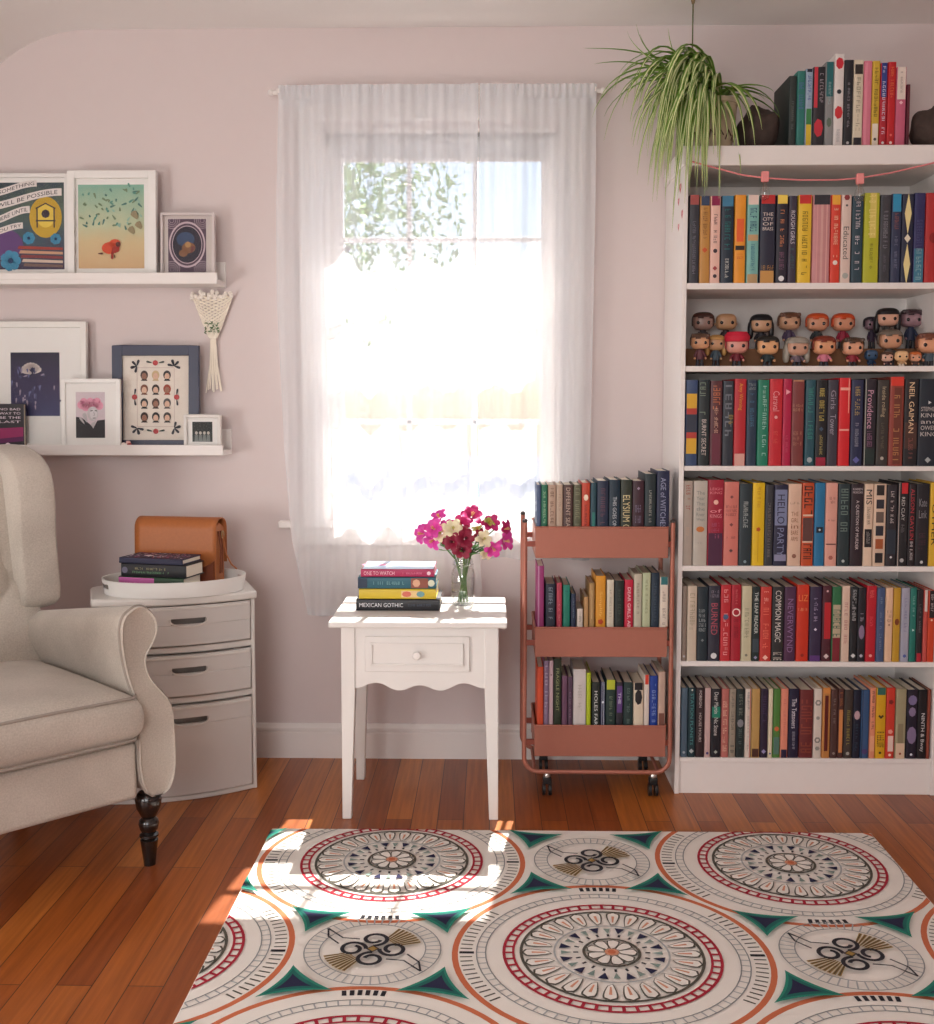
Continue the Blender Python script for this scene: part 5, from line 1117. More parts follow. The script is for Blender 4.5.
for zz_ in (.329, .426):
    x0_, x1_ = -.270, .270; pts = [(x0_, .1, zz_), (x0_, -.29, zz_), (x0_+.02, -.322, zz_)]+[(x0_+.02+(x1_-x0_-.04)*i/8, -.325, zz_+(.003 if zz_ > .4 else 0)*math.sin(pi*i/8)) for i in range(1, 8)]+[(x1_-.02, -.322, zz_), (x1_, -.29, zz_), (x1_, .1, zz_)]
    MB().tube(pts, .0038, 8).build('piping', pipe_m, cu)
# tufted inner back
nx, nz = 48, 56; m = MB(); tuf = []
for j, z in enumerate((.56, .69, .82)):
    for x in ((-.16, -.0, .16) if j % 2 == 0 else (-.24, -.08, .08, .24)): tuf.append((x, z))
def backy(x, z):
    y = .175+.19*(z-.40)/.58; bulge = .040*math.cos(pi*x/.62)**.5*math.sin(pi*min(1, max(0, (z-.36)/.66)))**.5
    d = 0
    for tx_, tz_ in tuf:
        q = math.hypot((x-tx_)/.055, (z-tz_)/.055); d = max(d, math.exp(-q*q*.9))
    seam = 0
    for a in range(len(tuf)):
        for c in range(a+1, len(tuf)):
            p, q = tuf[a], tuf[c]; L = math.hypot(p[0]-q[0], p[1]-q[1])
            if L < .17 and abs(p[1]-q[1]) > .05:
                ux, uz = (q[0]-p[0])/L, (q[1]-p[1])/L; tt = (x-p[0])*ux+(z-p[1])*uz
                if 0 <= tt <= L: dd = abs(-(x-p[0])*uz+(z-p[1])*ux); seam = max(seam, math.exp(-(dd/.010)**2))
    return y-bulge+.034*d+.010*seam
vs = []
for j in range(nz+1):
    for i in range(nx+1):
        x = -.275+.55*i/nx; z = .385+.585*j/nz; zt = z+.018*math.cos(pi*x/.55)*(j/nz)**4
        vs.append((x, backy(x, z)+(.05 if j == nz else .02 if j == nz-1 else 0), zt-.025*(z-.385)/.585))
fs = [[j*(nx+1)+i, j*(nx+1)+i+1, (j+1)*(nx+1)+i+1, (j+1)*(nx+1)+i] for j in range(nz) for i in range(nx)]
m.add(vs, fs); bk = m.build('backrest', fab, ch, smooth=80)
for x, z in tuf: MB().ball((x, backy(x, z)-.003, z), .010, .006, .010, n=12, m=8).build('button', fab, bk, smooth=80)
outb = [(.22, .178), (.34, .178), (.445, .94), (.435, .962), (.41, .968), (.39, .960), (.30, .90), (.25, .6)]
MB().prism(outb, -.285, .285, 'yz').build('back_shell', fab, ch, bevel=.014, seg=3)
# wings
wp = [(.42, .56), (.450, .94), (.44, .968), (.40, .982), (.34, .980), (.275, .958), (.235, .925), (.216, .880), (.210, .82), (.212, .76), (.208, .70), (.200, .645), (.196, .600), (.198, .572), (.225, .555), (.28, .550)]
for sx in (1, -1):
    pw = smooth_loop(wp, 1); n = len(pw); cy = sum(p[0] for p in pw)/n; cz = sum(p[1] for p in pw)/n
    vs = []; fs = []; lay_ = [(.228, .72), (.236, .86), (.250, .95), (.270, 1.0), (.292, 1.0), (.308, .95), (.320, .86), (.326, .74)]
    for x, k in lay_:
        for y, z in pw:
            fl = .014*max(0, (.34-y)/.2); inset = (1-k)*.25
            vs.append((sx*(x+fl-.01), y+(cy-y)*inset, z+(cz-z)*inset*.6))
    for j in range(len(lay_)-1):
        for i in range(n): fs.append([j*n+i, j*n+(i+1) % n, (j+1)*n+(i+1) % n, (j+1)*n+i])
    fs += [list(range(n-1, -1, -1)), [(len(lay_)-1)*n+i for i in range(n)]]
    wg = MB().add(vs, fs).build('wing', fab, ch, smooth=75)
blk = M((26, 20, 18), .25, coat=.4)
lp = [(.0, 0), (.0135, 0), (.0145, .010), (.020, .055), (.021, .062), (.016, .066), (.022, .070), (.022, .075), (.016, .079), (.021, .088), (.024, .100), (.022, .110), (.016, .116), (.018, .120), (.028, .140), (.031, .158), (.028, .172), (.022, .178)]
for sx in (-1, 1):
    MB().lathe(lp, 24, Matrix.Translation((sx*.312, -.262, 0))).build('front_leg', blk, ch)
    MB().add([(sx*.25-.016, .33, 0), (sx*.25+.016, .33, 0), (sx*.25+.016, .362, 0), (sx*.25-.016, .362, 0), (sx*.25-.022, .28, .178), (sx*.25+.022, .28, .178), (sx*.25+.022, .325, .178), (sx*.25-.022, .325, .178)],
        [(3, 2, 1, 0), (4, 5, 6, 7), (0, 1, 5, 4), (1, 2, 6, 5), (2, 3, 7, 6), (3, 0, 4, 7)]).build('rear_leg', blk, ch, bevel=.003)
# ================================================================== plastic drawer unit
DA = math.radians(20); pl = M((226, 222, 216), .38, var=.01); pl2 = M((214, 210, 206), .35, var=.01)
dw, dd_ = .43, .235; FR = Vector((-.660, 3.095, 0)); ex = Vector((math.cos(DA), math.sin(DA), 0)); ey = Vector((-math.sin(DA), math.cos(DA), 0))
dc = FR-ex*dw/2
du = root('drawer_unit', dc, 'white plastic three-drawer storage unit beside the armchair', 'drawers', rz=DA)
def bow(x, d=.042): return -d*(1-(x/(dw/2))**2)
N = 18; fr_ = [(-dw/2+dw*i/N, bow(-dw/2+dw*i/N)) for i in range(N+1)]
def rounded_plan(gx=0, gy=0, r=.05):
    p = [(x*(1+2*gx/dw), y-gy) for x, y in fr_]
    hx = dw/2+gx; yb = dd_
    for i in range(7): a = i/6*pi/2; p.append((hx-r+r*math.cos(a), yb-r+r*math.sin(a)))
    for i in range(7): a = pi/2+i/6*pi/2; p.append((-hx+r+r*math.cos(a), yb-r+r*math.sin(a)))
    return p
MB().prism(rounded_plan(.006, .010), .546, .568, 'xy').build('top_panel', pl, du, bevel=.006, seg=3)
# carcass: sides, back, rails
shell = rounded_plan(); inner = [(x*.93, min(y+.006 if y < 0 else y, dd_-.012) if y > .01 else y+.004) for x, y in shell]
m = MB(); m.box(-dw/2, -dw/2+.012, 0, dd_-.04, 0, .546).box(dw/2-.012, dw/2, 0, dd_-.04, 0, .546).box(-dw/2+.03, dw/2-.03, dd_-.012, dd_, 0, .546)
m.build('carcass', pl, du, bevel=.003)
def frontpiece(z0, z1, x0, x1, y_off, th, name, mat, par, bev=.003):
    k = 14; xs = [x0+(x1-x0)*i/k for i in range(k+1)]
    return MB().prism([(x, bow(x)+y_off) for x in xs]+[(x, bow(x)+y_off+th) for x in reversed(xs)], z0, z1, 'xy').build(name, mat, par, bevel=bev, smooth=40)
for z0, z1 in ((.0, .014), (.272, .290), (.412, .430)): frontpiece(z0, z1, -dw/2+.001, dw/2-.001, .004, .02, 'rail', pl, du)
for z0, z1 in ((.018, .268), (.294, .408), (.434, .543)):
    # front with a cut-out grip
    x0, x1 = -dw/2+.014, dw/2-.014; gz = z1-.034; gw = .046; gh = .017; cxg = .03
    d_ = frontpiece(z0, gz-gh, x0, x1, -.006, .016, 'drawer', pl2, du)
    for nm, a, b2, c, e2 in (('a', gz-gh, z1, x0, cxg-gw), ('b', gz-gh, z1, cxg+gw, x1), ('c', gz, z1, cxg-gw, cxg+gw)):
        q = frontpiece(a, b2, c, e2, -.006, .016, 'drawer_panel', pl2, d_, 0)
    frontpiece(gz-gh-.004, gz+.002, cxg-gw-.004, cxg+gw+.004, .012, .004, 'grip_recess', M((132, 128, 124), .6), d_, 0)
    # half-round lip below the grip
    k = 12; pts = [(cxg+(gw+.004)*math.cos(pi+i/k*pi), bow(cxg)-.0075, gz-gh*.2+.020*math.sin(pi+i/k*pi)) for i in range(k+1)]
    MB().tube(pts, .0024, 6).build('grip_lip', pl, d_)
    frontpiece(z1-.010, z1-.004, x0+.004, x1-.004, -.0085, .003, 'drawer_ridge', pl, d_, .001)
# ---- oval tray
TA = math.radians(8); tcx, tcy = dc.x+ey.x*.118-.012, dc.y+ey.y*.112; tz0 = .5685
X_, Y_ = PZ(168, 590, .58)
trc = Vector((X_, 3.095, tz0))
ty_ = root('oval_tray', trc, 'white oval tray with cut-out handle on the drawer unit', 'tray', rz=math.radians(14))
trm = M((240, 238, 234), .35, var=.01); ea, eb = .190, .138; hgt = .042
MB().lathe([(0, 0), (1, 0), (1, .004), (0, .004)], 48, sx=ea-.004, sy=eb-.004).build('tray_floor', trm, ty_)
m = MB(); n = 96; vs = []; fs = []
for i in range(n):
    a = 2*pi*i/n
    for r, z in ((0, 0), (.006, hgt), (.002, hgt), (-.004, 0.0)): vs.append(((ea+r)*math.cos(a), (eb+r)*math.sin(a), z))
zh0, zh1 = .018, .030
def inhandle(a): return min(abs((a-pi*1.10) % (2*pi)), 2*pi-abs((a-pi*1.10) % (2*pi))) < .13 or min(abs((a-.1*pi) % (2*pi)), 2*pi-abs((a-.1*pi) % (2*pi))) < .13
vs = []; lv = [0, zh0, zh1, hgt]
for i in range(n):
    a = 2*pi*i/n
    for z in lv: r = .006*z/hgt; vs.append(((ea+r)*math.cos(a), (eb+r)*math.sin(a), z))
    for z in lv: r = .006*z/hgt-.004; vs.append(((ea+r)*math.cos(a), (eb+r)*math.sin(a), z))
for i in range(n):
    j = (i+1) % n; h_ = inhandle(2*pi*(i+.5)/n)
    for k in range(3):
        if h_ and k == 1: continue
        fs += [[i*8+k, j*8+k, j*8+k+1, i*8+k+1], [i*8+4+k, i*8+5+k, j*8+5+k, j*8+4+k]]
    if h_: fs += [[i*8+1, j*8+1, j*8+5, i*8+5], [i*8+2, i*8+6, j*8+6, j*8+2]]
    fs += [[i*8+3, j*8+3, j*8+7, i*8+7], [i*8, i*8+4, j*8+4, j*8]]
m.add(vs, fs).build('tray_wall', trm, ty_, smooth=40)
# ---- books on the tray
def lyingbook(cx, cy, z, L, dp, hg, rz, col, dec, label, seed):
    ca, sa = math.cos(rz), math.sin(rz); p = Vector((cx, cy, z+hg/2))+Vector((ca*L/2, sa*L/2, 0))
    o = book(hg, L, dp, col, dec, label, 'books on the oval tray', p, (0, 0, 0), seed=seed, cover_name='book')
    o.rotation_euler = (Matrix.Rotation(rz, 3, 'Z') @ Matrix.Rotation(-pi/2, 3, 'Y')).to_euler(); return o
ra = math.radians(-13); zt = tz0+.0045
bx, by = PY(156, 580, 3.04)[0], 3.012
b1 = lyingbook(bx-.006, by, zt, .196, .105, .044, ra, '1E4028', [(bnd, 0, .55, 'C060A0'), (t, 'BEACH READ', .62, .9, 'C8B870', .3), (g, 8, .08, .4, 'D890C0', .3)], 'pink and green book at the bottom of the tray stack', 501)
b2_ = lyingbook(bx+.002, by-.002, zt+.0442, .196, .104, .036, ra, '16161C', [(g, 20, .22, .72, 'B0A478', .17, .14), (g, 22, .18, .78, '6C9C70', .16, -.14), ('d', .06, '686478', .25)], 'black book with white pages on top of the pink and green one', 502)
b3_ = root('patterned_pouch', (0, 0, 0), 'navy floral-patterned book lying topmost on the tray stack', 'book')
zz3 = zt+.0442+.0362; Tm = Matrix.Translation((bx-.004, by+.002, zz3)) @ Matrix.Rotation(ra, 4, 'Z')
b3_.name = 'patterned_book'; b3_['group'] = 'books on the oval tray'
MB().box(-.095, .093, .0, .102, .0032, .0128, Tm).build('page_block', page_m, b3_, smooth=0)
m = MB(); m.box(-.097, .095, -.002, .104, 0, .003, Tm).box(-.097, .095, -.002, .104, .013, .016, Tm).box(-.097, .095, -.002, .001, .003, .013, Tm)
m.build('cover', M((32, 30, 62), .5), b3_, bevel=.001)
A3 = Art(.00015); rnd = random.Random(4)
for col in ((58, 60, 120), (150, 90, 140), (210, 200, 220), (60, 40, 80), (176, 60, 100), (230, 226, 236)):
    A3.mat(M(col, .5))
    for k in range(26):
        x, y = rnd.uniform(-.086, .084), rnd.uniform(.010, .092); a = rnd.random()*6; A3.petal(x, y, a, 0, rnd.uniform(.006, .016), .006)
A3.mat(M((236, 232, 236), .5)).disc(-.03, .04, .014, 14, .7)
A3.build('cover_pattern', b3_, Tm @ Matrix.Translation((0, 0, .0162)))
# ---- leather satchel
lt = M((172, 100, 50), .5, var=.12, bump=.25, scale=120); lt2 = M((122, 58, 28), .55, var=.15, bump=.2, scale=90)
SA = math.radians(-9)
sx_, _ = PY(180, 560, 3.15)
sa = root('leather_satchel', (sx_, 3.166, tz0+.0046), 'tan brown leather satchel standing on the oval tray behind the books', 'bag', rz=SA)
sw, sh, sd = .245, .182, .060
hw = sw/2
body = [(-sd/2, 0), (sd/2, 0), (sd/2+.004, sh*.5), (sd/2, sh*.93), (-sd/2+.004, sh*.93), (-sd/2-.004, sh*.5)]
MB().prism(body, -hw+.006, hw-.010, 'yz').build('bag_body', lt2, sa, bevel=.006, seg=3)
fp = []                                       # flap: over the top and down the front
for i in range(11): a = pi-i/10*pi; fp.append((.001+ (sd/2+.006)*-math.cos(pi-a)*-1, sh*.93+.022*math.sin(a)))
path = [(sd/2+.007, sh*.35), (sd/2+.008, sh*.90)]+[((sd/2+.008)*math.cos(a), sh*.90+.030*math.sin(a)) for a in [i*pi/10 for i in range(1, 10)]]+[(-sd/2-.008, sh*.90), (-sd/2-.010, sh*.6), (-sd/2-.011, sh*.28)]
vs = []; fs = []; k = 14
for i, (y, z) in enumerate(path):
    for j in range(k+1):
        u = j/k*2-1; low = i >= len(path)-1; zz_ = z+(.030*abs(u)**4 if low else 0); vs.append((u*hw, y, zz_))
for i in range(len(path)-1):
    for j in range(k): a = i*(k+1)+j; fs.append([a, a+1, a+k+2, a+k+1])
MB().add(vs, fs).build('flap', lt, sa, smooth=60, solid=.003)
gus = MB()
for s in (-1, 1):
    gus.prism([(-sd/2, .003), (sd/2, .003), (sd/2+.003, sh*.9), (0, sh*.99), (-sd/2-.003, sh*.9)], s*hw-s*.008-.0015, s*hw-s*.008+.0015, 'yz')
gus.build('gusset', lt, sa, bevel=.001)
for q in range(2): MB().tube([(hw-.005+.002*q, -.012+.012*q, sh*.86), (hw+.001, -.008+.012*q, sh*.6), (hw-.002, -.010+.014*q, sh*.2)], .0022, 6).build('gusset_fold', lt2, sa)
rg = MB().tube([(hw+.002, .004+.008*math.cos(a), sh*.80+.010*math.sin(a)) for a in [i*pi/8 for i in range(16)]], .0016, 6, closed=True).build('ring', M((190, 170, 130), .3, .9), sa)
MB().tube([(hw+.002, .004, sh*.79), (hw+.008, .010, sh*.5), (hw+.022, .014, .06), (hw+.040, .010, .047)], .0022, 6).build('strap', lt, sa)
# ================================================================== picture ledges
def ledge(name, px_end, py_bot, py_top, label):
    z0 = PY(150, py_bot, 3.262)[1]; zl = PY(150, py_top, 3.262)[1]; x1 = PY(px_end, py_bot, 3.262)[0]; x0 = -1.98
    zt = z0+.013
    m = MB().box(x0, x1, 3.262, WALL-.0005, z0, zt).box(x0, x1, WALL-.012, WALL-.0005, zt, zt+.062).box(x0, x1, 3.262, 3.270, zt, zl)
    r_ = root(name, (x0, WALL, z0), label, 'shelf')
    m.v = [v-r_.location for v in m.v]; m.build('ledge_board', trim_m, r_, bevel=.0015)
    return zt, zl
ZU, ZUL = ledge('picture_ledge', 217, 284, 272.5, 'upper white picture ledge on the left wall area')
ZL, ZLL = ledge('picture_ledge', 223, 455.5, 445, 'lower white picture ledge above the armchair')
glassm = mat_glass((1, 1, 1), .1)
def frame(px0, px1, pyt, Y, z0, pic, col, label, bw, art, depth=.018, tilt=3.0, mat_c=(238, 236, 232), rough=.4, mitre=True):
    """standing picture frame: outer px0..px1, top pyt; pic = opening of the print in pixels"""
    X0, _ = PY(px0, pyt, Y); X1, Zt = PY(px1, pyt, Y); py_ = pyt+95; X0 = PY(px0, py_, Y)[0]; X1 = PY(px1, py_, Y)[0]; w = X1-X0; h = Zt-z0
    f = root('picture_frame', ((X0+X1)/2, Y, z0+.0006), label, 'picture frame', 'framed pictures on the ledges', rx=-math.radians(tilt))
    m = MB(); hw = w/2
    m.box(-hw, -hw+bw, 0, depth, 0, h).box(hw-bw, hw, 0, depth, 0, h).box(-hw+bw, hw-bw, 0, depth, h-bw, h).box(-hw+bw, hw-bw, 0, depth, 0, bw)
    m.build('frame_border', M(col, rough, var=.03), f, bevel=.002)
    MB().box(-hw+bw-.001, hw-bw+.001, depth*.55, depth*.55+.002, bw-.001, h-bw+.001).build('mat_board', M(mat_c, .85, var=.01), f, smooth=0)
    ax0 = PY(pic[0], py_, Y)[0]-(X0+X1)/2; ax1 = PY(pic[2], py_, Y)[0]-(X0+X1)/2
    az1 = PY(px0, pic[1], Y)[1]-z0; az0 = PY(px0, pic[3], Y)[1]-z0
    az0 = max(az0, bw)
    T = Matrix.Translation(((ax0+ax1)/2, depth*.55-.0004, az0)) @ Matrix(((1, 0, 0, 0), (0, 0, -1, 0), (0, 1, 0, 0), (0, 0, 0, 1)))
    aw, ah = ax1-ax0, az1-az0
    base = MB().box((ax0+ax1)/2-aw/2, (ax0+ax1)/2+aw/2, depth*.55-.0005, depth*.55-.0001, az0, az1)
    bo = base.build('print', art[0], f, smooth=0)
    A_ = Art(.00006, base=.00012); art[1](A_, aw, ah); 
    if A_.v: A_.build('print_drawing', bo, T)
    MB().box(-hw+bw-.0005, hw-bw+.0005, depth*.18, depth*.18+.001, bw-.0005, h-bw+.0005).build('glass', glassm, f, smooth=0)
    return f
P_ = lambda c: M(c, .6, var=.05)
def ribbon(A, w, h, y, x0, x1, amp, txt, th):
    n = 16; pts = [(x0*w+(x1-x0)*w*i/n, y*h+amp*h*math.sin(i/n*2.6-1.0)) for i in range(n+1)]
    A.mat(P_((226, 218, 214))).line(pts, th*h)
    vs, fs, _ = text_mesh(txt)
    A.mat(P_((40, 38, 48))).raw([(x0*w+(x1-x0)*w*(.06+.88*a), y*h+amp*h*math.sin((.06+.88*a)*2.6-1.0)+(b-.5)*th*h*.55) for a, b in vs], fs)
def poster(A, w, h):
    X = lambda u: (u-.5)*w
    A.mat(P_((196, 160, 50))).disc(X(.74), h*.60, w*.23, 20, 1.25)
    A.mat(P_((224, 196, 80))).disc(X(.74), h*.62, w*.13, 20, 1.3)
    A.mat(P_((60, 50, 60))).line([(X(.62), h*.48), (X(.62), h*.70)], w*.02).line([(X(.86), h*.48), (X(.86), h*.70)], w*.02).line([(X(.6), h*.56), (X(.88), h*.56)], w*.02).line([(X(.6), h*.70), (X(.74), h*.76), (X(.88), h*.70)], w*.02).disc(X(.74), h*.64, w*.06, 8)
    A.mat(P_((98, 66, 120))).disc(X(.18), h*.28, w*.24, 16, .9)
    for a, b2, r in ((.5, .36, .09), (.88, .35, .08), (.24, .1, .15)):
        A.mat(P_((66, 140, 176)))
        for k in range(7): A.petal(X(a), h*b2, k*.9, 0, w*r, w*r*.7)
        A.mat(P_((30, 60, 96))).disc(X(a), h*b2, w*r*.25)
    for k, c in enumerate(((158, 62, 52), (196, 150, 120), (132, 60, 62), (206, 184, 166), (120, 96, 88))):
        A.mat(P_(c)).poly([(X(.36+.02*k), h*(.27-.05*k)), (X(.98), h*(.25-.05*k)), (X(.98), h*(.22-.05*k)), (X(.34+.02*k), h*(.235-.05*k))])
    ribbon(A, w, h, .93, -.45, .12, .06, 'SOMETHING', .075)
    ribbon(A, w, h, .80, -.5, .47, .09, 'WILL BE POSSIBLE', .085)
    ribbon(A, w, h, .62, -.47, .02, .07, 'HERE UNTIL', .08)
    ribbon(A, w, h, .46, -.5, -.08, .045, 'YOU TRY', .07)
frame(-14, 69, 172, 3.312, ZU, (-8, 181, 63, 269), (232, 230, 226), 'white framed poster of banners, lantern and flowers at the left end of the upper ledge', .012, (mat_ramp([(0, (70, 60, 84)), (.4, (64, 84, 96)), (.7, (88, 104, 92)), (1, (58, 74, 84))], noise=.35, scale=7), poster))
def seascape(A, w, h):
    rnd = random.Random(3)
    for k in range(60):
        u, v = rnd.uniform(-.48, .48), rnd.uniform(.5, .98)
        c = rnd.choice([(96, 150, 136), (150, 188, 170), (120, 140, 110), (88, 128, 120)]); A.mat(P_(c)).petal(u*w, v*h, rnd.random()*6, 0, w*rnd.uniform(.04, .10), w*.03)
    for u, v, r in ((.38, .62, .09), (.44, .5, .08), (.33, .44, .08)): A.mat(P_((148, 136, 104))).petal(u*w, v*h, 2.2, -w*r*.6, w*r, w*.10)
    A.mat(P_((206, 74, 40))).disc(-.02*w, .24*h, w*.12, 14, .75).disc(.06*w, .29*h, w*.09, 12, .8)
    A.mat(P_((160, 44, 30))).poly([(.0, .16*h), (.12*w, .2*h), (.14*w, .27*h), (.03*w, .26*h)]).petal(0.02*w, .2*h, -1.6, 0, w*.12, w*.04)
    A.mat(P_((90, 40, 34))).disc(.11*w, .285*h, w*.04, 10).line([(.0, .15*h), (.01*w, .12*h)], w*.012).line([(.05*w, .16*h), (.06*w, .12*h)], w*.012).petal(-.2*w, .175*h, 0, 0, w*.08, w*.03)
frame(67, 156, 169, 3.297, ZU, (77, 183, 143, 268), (240, 238, 234), 'white framed pastel print of a small red figure on sand under swirling leaves', .022, (mat_ramp([(0, (206, 170, 128)), (.3, (208, 186, 142)), (.55, (190, 198, 164)), (1, (132, 180, 160))], noise=.12, scale=5), seascape), depth=.02)
def ornate(A, w, h):
    A.mat(P_((196, 178, 186))).ring(0, h*.52, w*.44, w*.48, 40, sy=1.25).ring(0, h*.52, w*.38, w*.395, 40, sy=1.25)
    for sx in (-1, 1):
        for sy in (.06, .97):
            for k in range(4): A.ring(sx*w*.40, h*sy, w*(.05+.05*k), w*(.06+.05*k), 16)
    A.mat(P_((40, 36, 52))).disc(0, h*.52, w*.38, 30, 1.25)
    A.mat(P_((52, 72, 104))).disc(-.04*w, h*.62, w*.24, 14, .8)
    A.mat(P_((132, 92, 64))).disc(.04*w, h*.46, w*.18, 12, .8).disc(-.1*w, h*.36, w*.12, 10, .8)
    A.mat(P_((176, 136, 88))).disc(.02*w, h*.52, w*.08, 10); A.mat(P_((110, 60, 56))).petal(.1*w, h*.36, 1.2, 0, w*.2, w*.1)
frame(161, 215, 212, 3.300, ZU, (168, 218, 206, 272), (214, 204, 202), 'small pale frame with dark round ornamental print, right end of the upper ledge', .007, (P_((84, 66, 82)), ornate), mat_c=(206, 198, 192))
def night(A, w, h):
    rnd = random.Random(8)
    A.mat(P_((212, 200, 196)))
    for k in range(9):
        a = .5+k*.28; A.petal(-.08*w, h*.66, a, 0, w*.24, w*.10)
    A.mat(P_((60, 54, 84)))
    for k in range(4): A.petal(-.08*w+k*.03*w, h*.62, 1.2+k*.35, .03*w, w*.2, w*.03)
    for k in range(46):
        A.mat(P_(rnd.choice([(74, 78, 116), (104, 108, 150), (60, 50, 92), (150, 140, 160)]))).petal(rnd.uniform(-.48, .48)*w, rnd.uniform(.03, .75)*h, rnd.choice([1.5, 1.7, .3]), 0, w*rnd.uniform(.05, .14), w*.035)
frame(-22, 86, 321, 3.318, ZL, (9, 352, 58, 416), (236, 234, 228), 'large white frame with a wide mat around a dark blue night print', .018, (mat_ramp([(0, (60, 62, 104)), (.5, (52, 44, 80)), (1, (38, 36, 58))], noise=.2, scale=6), night))
def portrait(A, w, h):
    A.mat(P_((222, 150, 172)))
    for k in range(9): A.disc(-.3*w+k*.075*w, h*(.72+.06*math.sin(k*2)), w*.15, 12)
    A.mat(P_((198, 110, 140)))
    for k in range(12): A.petal((-.35+.06*k)*w, h*(.75+.07*math.sin(k*3)), k, 0, w*.1, w*.05)
    A.mat(P_((188, 182, 184))).disc(.08*w, h*.53, w*.19, 20, 1.3); A.mat(P_((206, 200, 202))).disc(.11*w, h*.52, w*.13, 16, 1.4)
    A.mat(P_((48, 44, 50))).line([(.0, h*.585), (.08*w, h*.60)], w*.03).line([(.15*w, h*.60), (.23*w, h*.585)], w*.03).line([(.08*w, h*.43), (.18*w, h*.435)], w*.025).line([(.12*w, h*.57), (.14*w, h*.49), (.10*w, h*.485)], w*.012)
    A.mat(P_((34, 32, 38))).poly([(-.5*w, 0), (.5*w, 0), (.5*w, h*.40), (.24*w, h*.38), (.1*w, h*.22), (-.02*w, h*.3), (-.3*w, h*.44), (-.5*w, h*.46)])
    A.mat(P_((180, 174, 176))).poly([(.0, h*.3), (.2*w, h*.38), (.1*w, h*.2)]).petal(-.12*w, h*.34, 1.9, 0, w*.34, w*.14).petal(-.2*w, h*.30, 2.2, 0, w*.3, w*.08)
frame(62, 121, 379, 3.2745, ZL, (76, 392, 105, 438), (242, 240, 236), 'small white frame with a grey portrait of a person in pink flowers, leaning in front', .012, (P_((206, 190, 196)), portrait), depth=.014, tilt=3)
def dozen(A, w, h):
    A.mat(P_((196, 176, 168))).line([(-.3*w, h*.13), (-.3*w, h*.87)], w*.008).line([(.3*w, h*.13), (.3*w, h*.87)], w*.008).line([(-.3*w, h*.13), (.3*w, h*.13)], w*.008).line([(-.3*w, h*.87), (.3*w, h*.87)], w*.008)
    hs = [(60, 44, 40), (196, 170, 130), (36, 32, 36), (120, 70, 50), (40, 30, 30), (150, 60, 40), (30, 30, 34), (70, 44, 34), (90, 84, 84), (50, 34, 30), (28, 26, 30), (60, 56, 52)]
    for r in range(4):
        for c in range(3):
            x, y = (c-1)*w*.185, h*(.76-.175*r); q = hs[r*3+c]
            A.mat(P_(q)).disc(x, y+h*.018, w*.062, 14, 1.2); A.mat(P_((214, 176, 152) if (r+c) % 3 else (150, 104, 84))).disc(x, y, w*.042, 12, 1.35)
            A.mat(P_(q)).poly([(x-w*.055, y-h*.055), (x+w*.055, y-h*.055), (x+w*.03, y-h*.03), (x-w*.03, y-h*.03)])
    for sx in (-1, 1):
        for sy in (-1, 1):
            cx, cy = sx*w*.30, h*(.5+sy*.39)
            A.mat(P_((44, 44, 54)))
            for k in range(5): A.petal(cx, cy, math.atan2(sy, sx)+(k-2)*.55+pi*(k % 2)*.5, 0, w*.11, w*.04)
        A.mat(P_((176, 60, 62))).disc(sx*w*.34, h*.5, w*.045, 8); A.mat(P_((44, 44, 54))).petal(sx*w*.34, h*.53, 1.4, 0, w*.1, w*.03).petal(sx*w*.34, h*.47, -1.4, 0, w*.1, w*.03)
    for sy in (-1, 1): A.mat(P_((176, 60, 62))).disc(0, h*(.5+sy*.43), w*.045, 8); A.mat(P_((60, 70, 62))).petal(w*.05, h*(.5+sy*.43), .2, 0, w*.1, w*.03).petal(-w*.05, h*(.5+sy*.43), 2.9, 0, w*.1, w*.03)
frame(112, 199, 345, 3.310, ZL, (124, 357, 186, 437), (58, 62, 84), 'navy blue frame with twelve little portraits inside a floral border', .030, (P_((226, 216, 204)), dozen), mat_c=(226, 216, 204))
def snapshot(A, w, h):
    A.mat(P_((52, 58, 58))).poly([(-.5*w, 0), (.5*w, 0), (.5*w, h*.5), (-.5*w, h*.45)])
    for x in (-.3, -.1, .1, .3):
        A.mat(P_((186, 180, 170))).disc(x*w, h*.44, w*.07, 10, 1.2); A.mat(P_((120, 126, 124))).poly([((x-.1)*w, 0), ((x+.1)*w, 0), ((x+.07)*w, h*.34), ((x-.07)*w, h*.34)])
frame(185, 222, 415, 3.285, ZL, (193, 422, 213, 442), (226, 220, 214), 'tiny square white frame with a dark group photo, right end of the lower ledge', .009, (P_((40, 44, 42)), snapshot), depth=.016, tilt=1.5)
# ---- book displayed face-out
X0, Zt = PY(-18, 404, 3.285); X1, _ = PY(23, 404, 3.285); bh = Zt-ZL
fb = root('display_book', ((X0+X1)/2, 3.285, ZL+.0006), 'black and magenta book standing face-out at the left end of the lower ledge', 'book', rx=-math.radians(2))
wb = X1-X0
MB().box(-wb/2, wb/2, 0, .0012, 0, bh).box(-wb/2, wb/2, .0148, .016, 0, bh).box(-wb/2, -wb/2+.001, .0012, .0148, 0, bh).build('cover', M((30, 24, 34), .4), fb)
MB().box(-wb/2+.0012, wb/2-.002, .0013, .0147, .002, bh-.002).build('page_block', page_m, fb, smooth=0)
A4 = Art(.0001); A4.mat(P_((150, 40, 96))).poly([(-wb*.48, bh*.22), (wb*.48, bh*.30), (wb*.48, bh*.50), (-wb*.48, bh*.46)]); A4.mat(P_((96, 30, 84))).poly([(-wb*.48, bh*.12), (wb*.48, bh*.20), (wb*.48, bh*.30), (-wb*.48, bh*.22)])
A4.mat(P_((232, 214, 226))).disc(wb*.1, bh*.1, .009, 10)
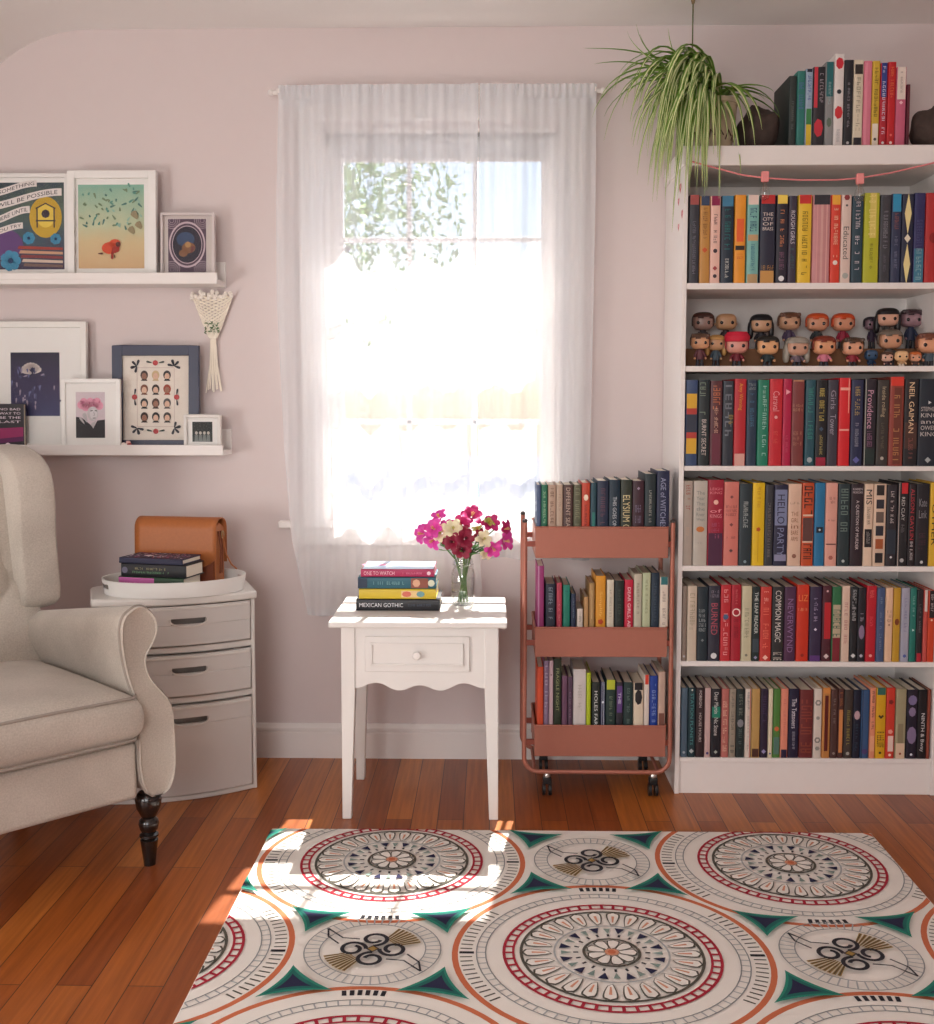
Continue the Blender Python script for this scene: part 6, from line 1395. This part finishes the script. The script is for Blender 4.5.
for k, tx in enumerate(('NO BAD', 'WAY TO', 'BE THE', 'LAST')): A4.text(tx, -wb*.1, bh*(.86-.09*k), wb*.42, bh*(.91-.09*k))
A4.build('cover_art', fb, Matrix.Translation((0, -.0001, 0)) @ Matrix(((1, 0, 0, 0), (0, 0, -1, 0), (0, 1, 0, 0), (0, 0, 0, 1))))
# ---- small pink and white ornament
xo, zo = PY(126, 441, 3.278); om = root('flower_ornament', (xo, 3.280, ZL+.0005), 'tiny pink and white flower ornament on the lower ledge before the navy frame', 'ornament')
MB().lathe([(0, 0), (.008, 0), (.006, .010), (.004, .014)], 12).build('base', M((210, 150, 130), .5), om)
for k, (dx, dz, c) in enumerate(((-.008, .018, (236, 220, 214)), (.006, .024, (228, 176, 170)), (.0, .016, (240, 232, 226)), (.010, .017, (160, 60, 60)))):
    m = MB(); m.ball((dx, -.001*k, dz), .007, .005, .006, e=.8, n=10, m=8); m.build('blossom', M(c, .5), om)
# ================================================================== macrame flower holder
mx_, mz_ = PY(213, 301, WALL-.01); mc = root('macrame_hanging', (mx_, WALL-.0155, mz_), 'cream macrame cone holding small greenery hanging on the wall between the ledges', 'wall hanging')
cr_ = M((250, 240, 224), .9, bump=.4, scale=400); zt0 = PY(213, 297, WALL-.01)[1]-mz_; zk = PY(213, 338, WALL-.01)[1]-mz_; zb_ = PY(213, 393, WALL-.01)[1]-mz_
m = MB(); wt = .050
for k in range(8):
    for s in (1, -1):
        a = -wt+2*wt*k/7; pts = []
        for i in range(13):
            u = i/12; z = zt0+(zk-zt0)*u; wd = wt*(1-u)**.9+.010; x = s*wd*math.sin(k*.9+u*5.5)
            pts.append((x, -.006*abs(math.cos(k+u*5)), z))
        m.tube(pts, .0028, 5)
m.build('knotted_net', cr_, mc)
m = MB()
for k in range(9):
    x0 = (k-4)*.0028; m.tube([(x0*.6, 0, zk), (x0, -.003*(k % 2), (zk+zb_)/2), (x0*2.2+.002*math.sin(k*3), 0, zb_+.012*abs(math.sin(k*2.3)))], .0019, 5)
m.build('tassel', cr_, mc)
MB().lathe([(.008, zk-.004), (.0095, zk), (.008, zk+.006)], 14).build('knot', cr_, mc)
m = MB(); m.tube([(-.058, 0, zt0), (.058, 0, zt0)], .003, 8); m.build('wooden_rod', M((214, 190, 160), .6), mc)
m = MB(); rnd = random.Random(2)
for k in range(40):
    x = rnd.uniform(-.022, .020); z = zk+rnd.uniform(.012, .045); a = rnd.random()*6; s = rnd.uniform(.004, .007)
    m.add([(x-s*math.cos(a), -.009, z-s*math.sin(a)), (x, -.013, z+s*.3), (x+s*math.cos(a), -.009, z+s*math.sin(a)), (x, -.008, z-s*.3)], [(0, 1, 2, 3)])
m.build('greenery', M((84, 122, 70), .7, var=.3), mc, smooth=0, merge=False)
m = MB()
for k in range(26):
    x = rnd.uniform(-.060, .060); z = zt0+rnd.uniform(-.006, .016); m.ball((x, -.005-.004*(k % 2), z), .0068, n=8, m=5)
m.build('dried_flowers', M((246, 238, 228), .9), mc)
# ------------------------------------------------------------------ final tidy
_seen = {}
for o in bpy.data.objects:
    if o.parent is None and 'label' in o and 'kind' not in o:
        L = o['label']; nw = len(L.split())
        if nw > 16 or nw < 4: print('LABEL LENGTH', nw, L)
        if L in _seen: print('DUPLICATE', L)
        _seen[L] = 1
print('things', len(_seen), 'objects', len(bpy.data.objects))
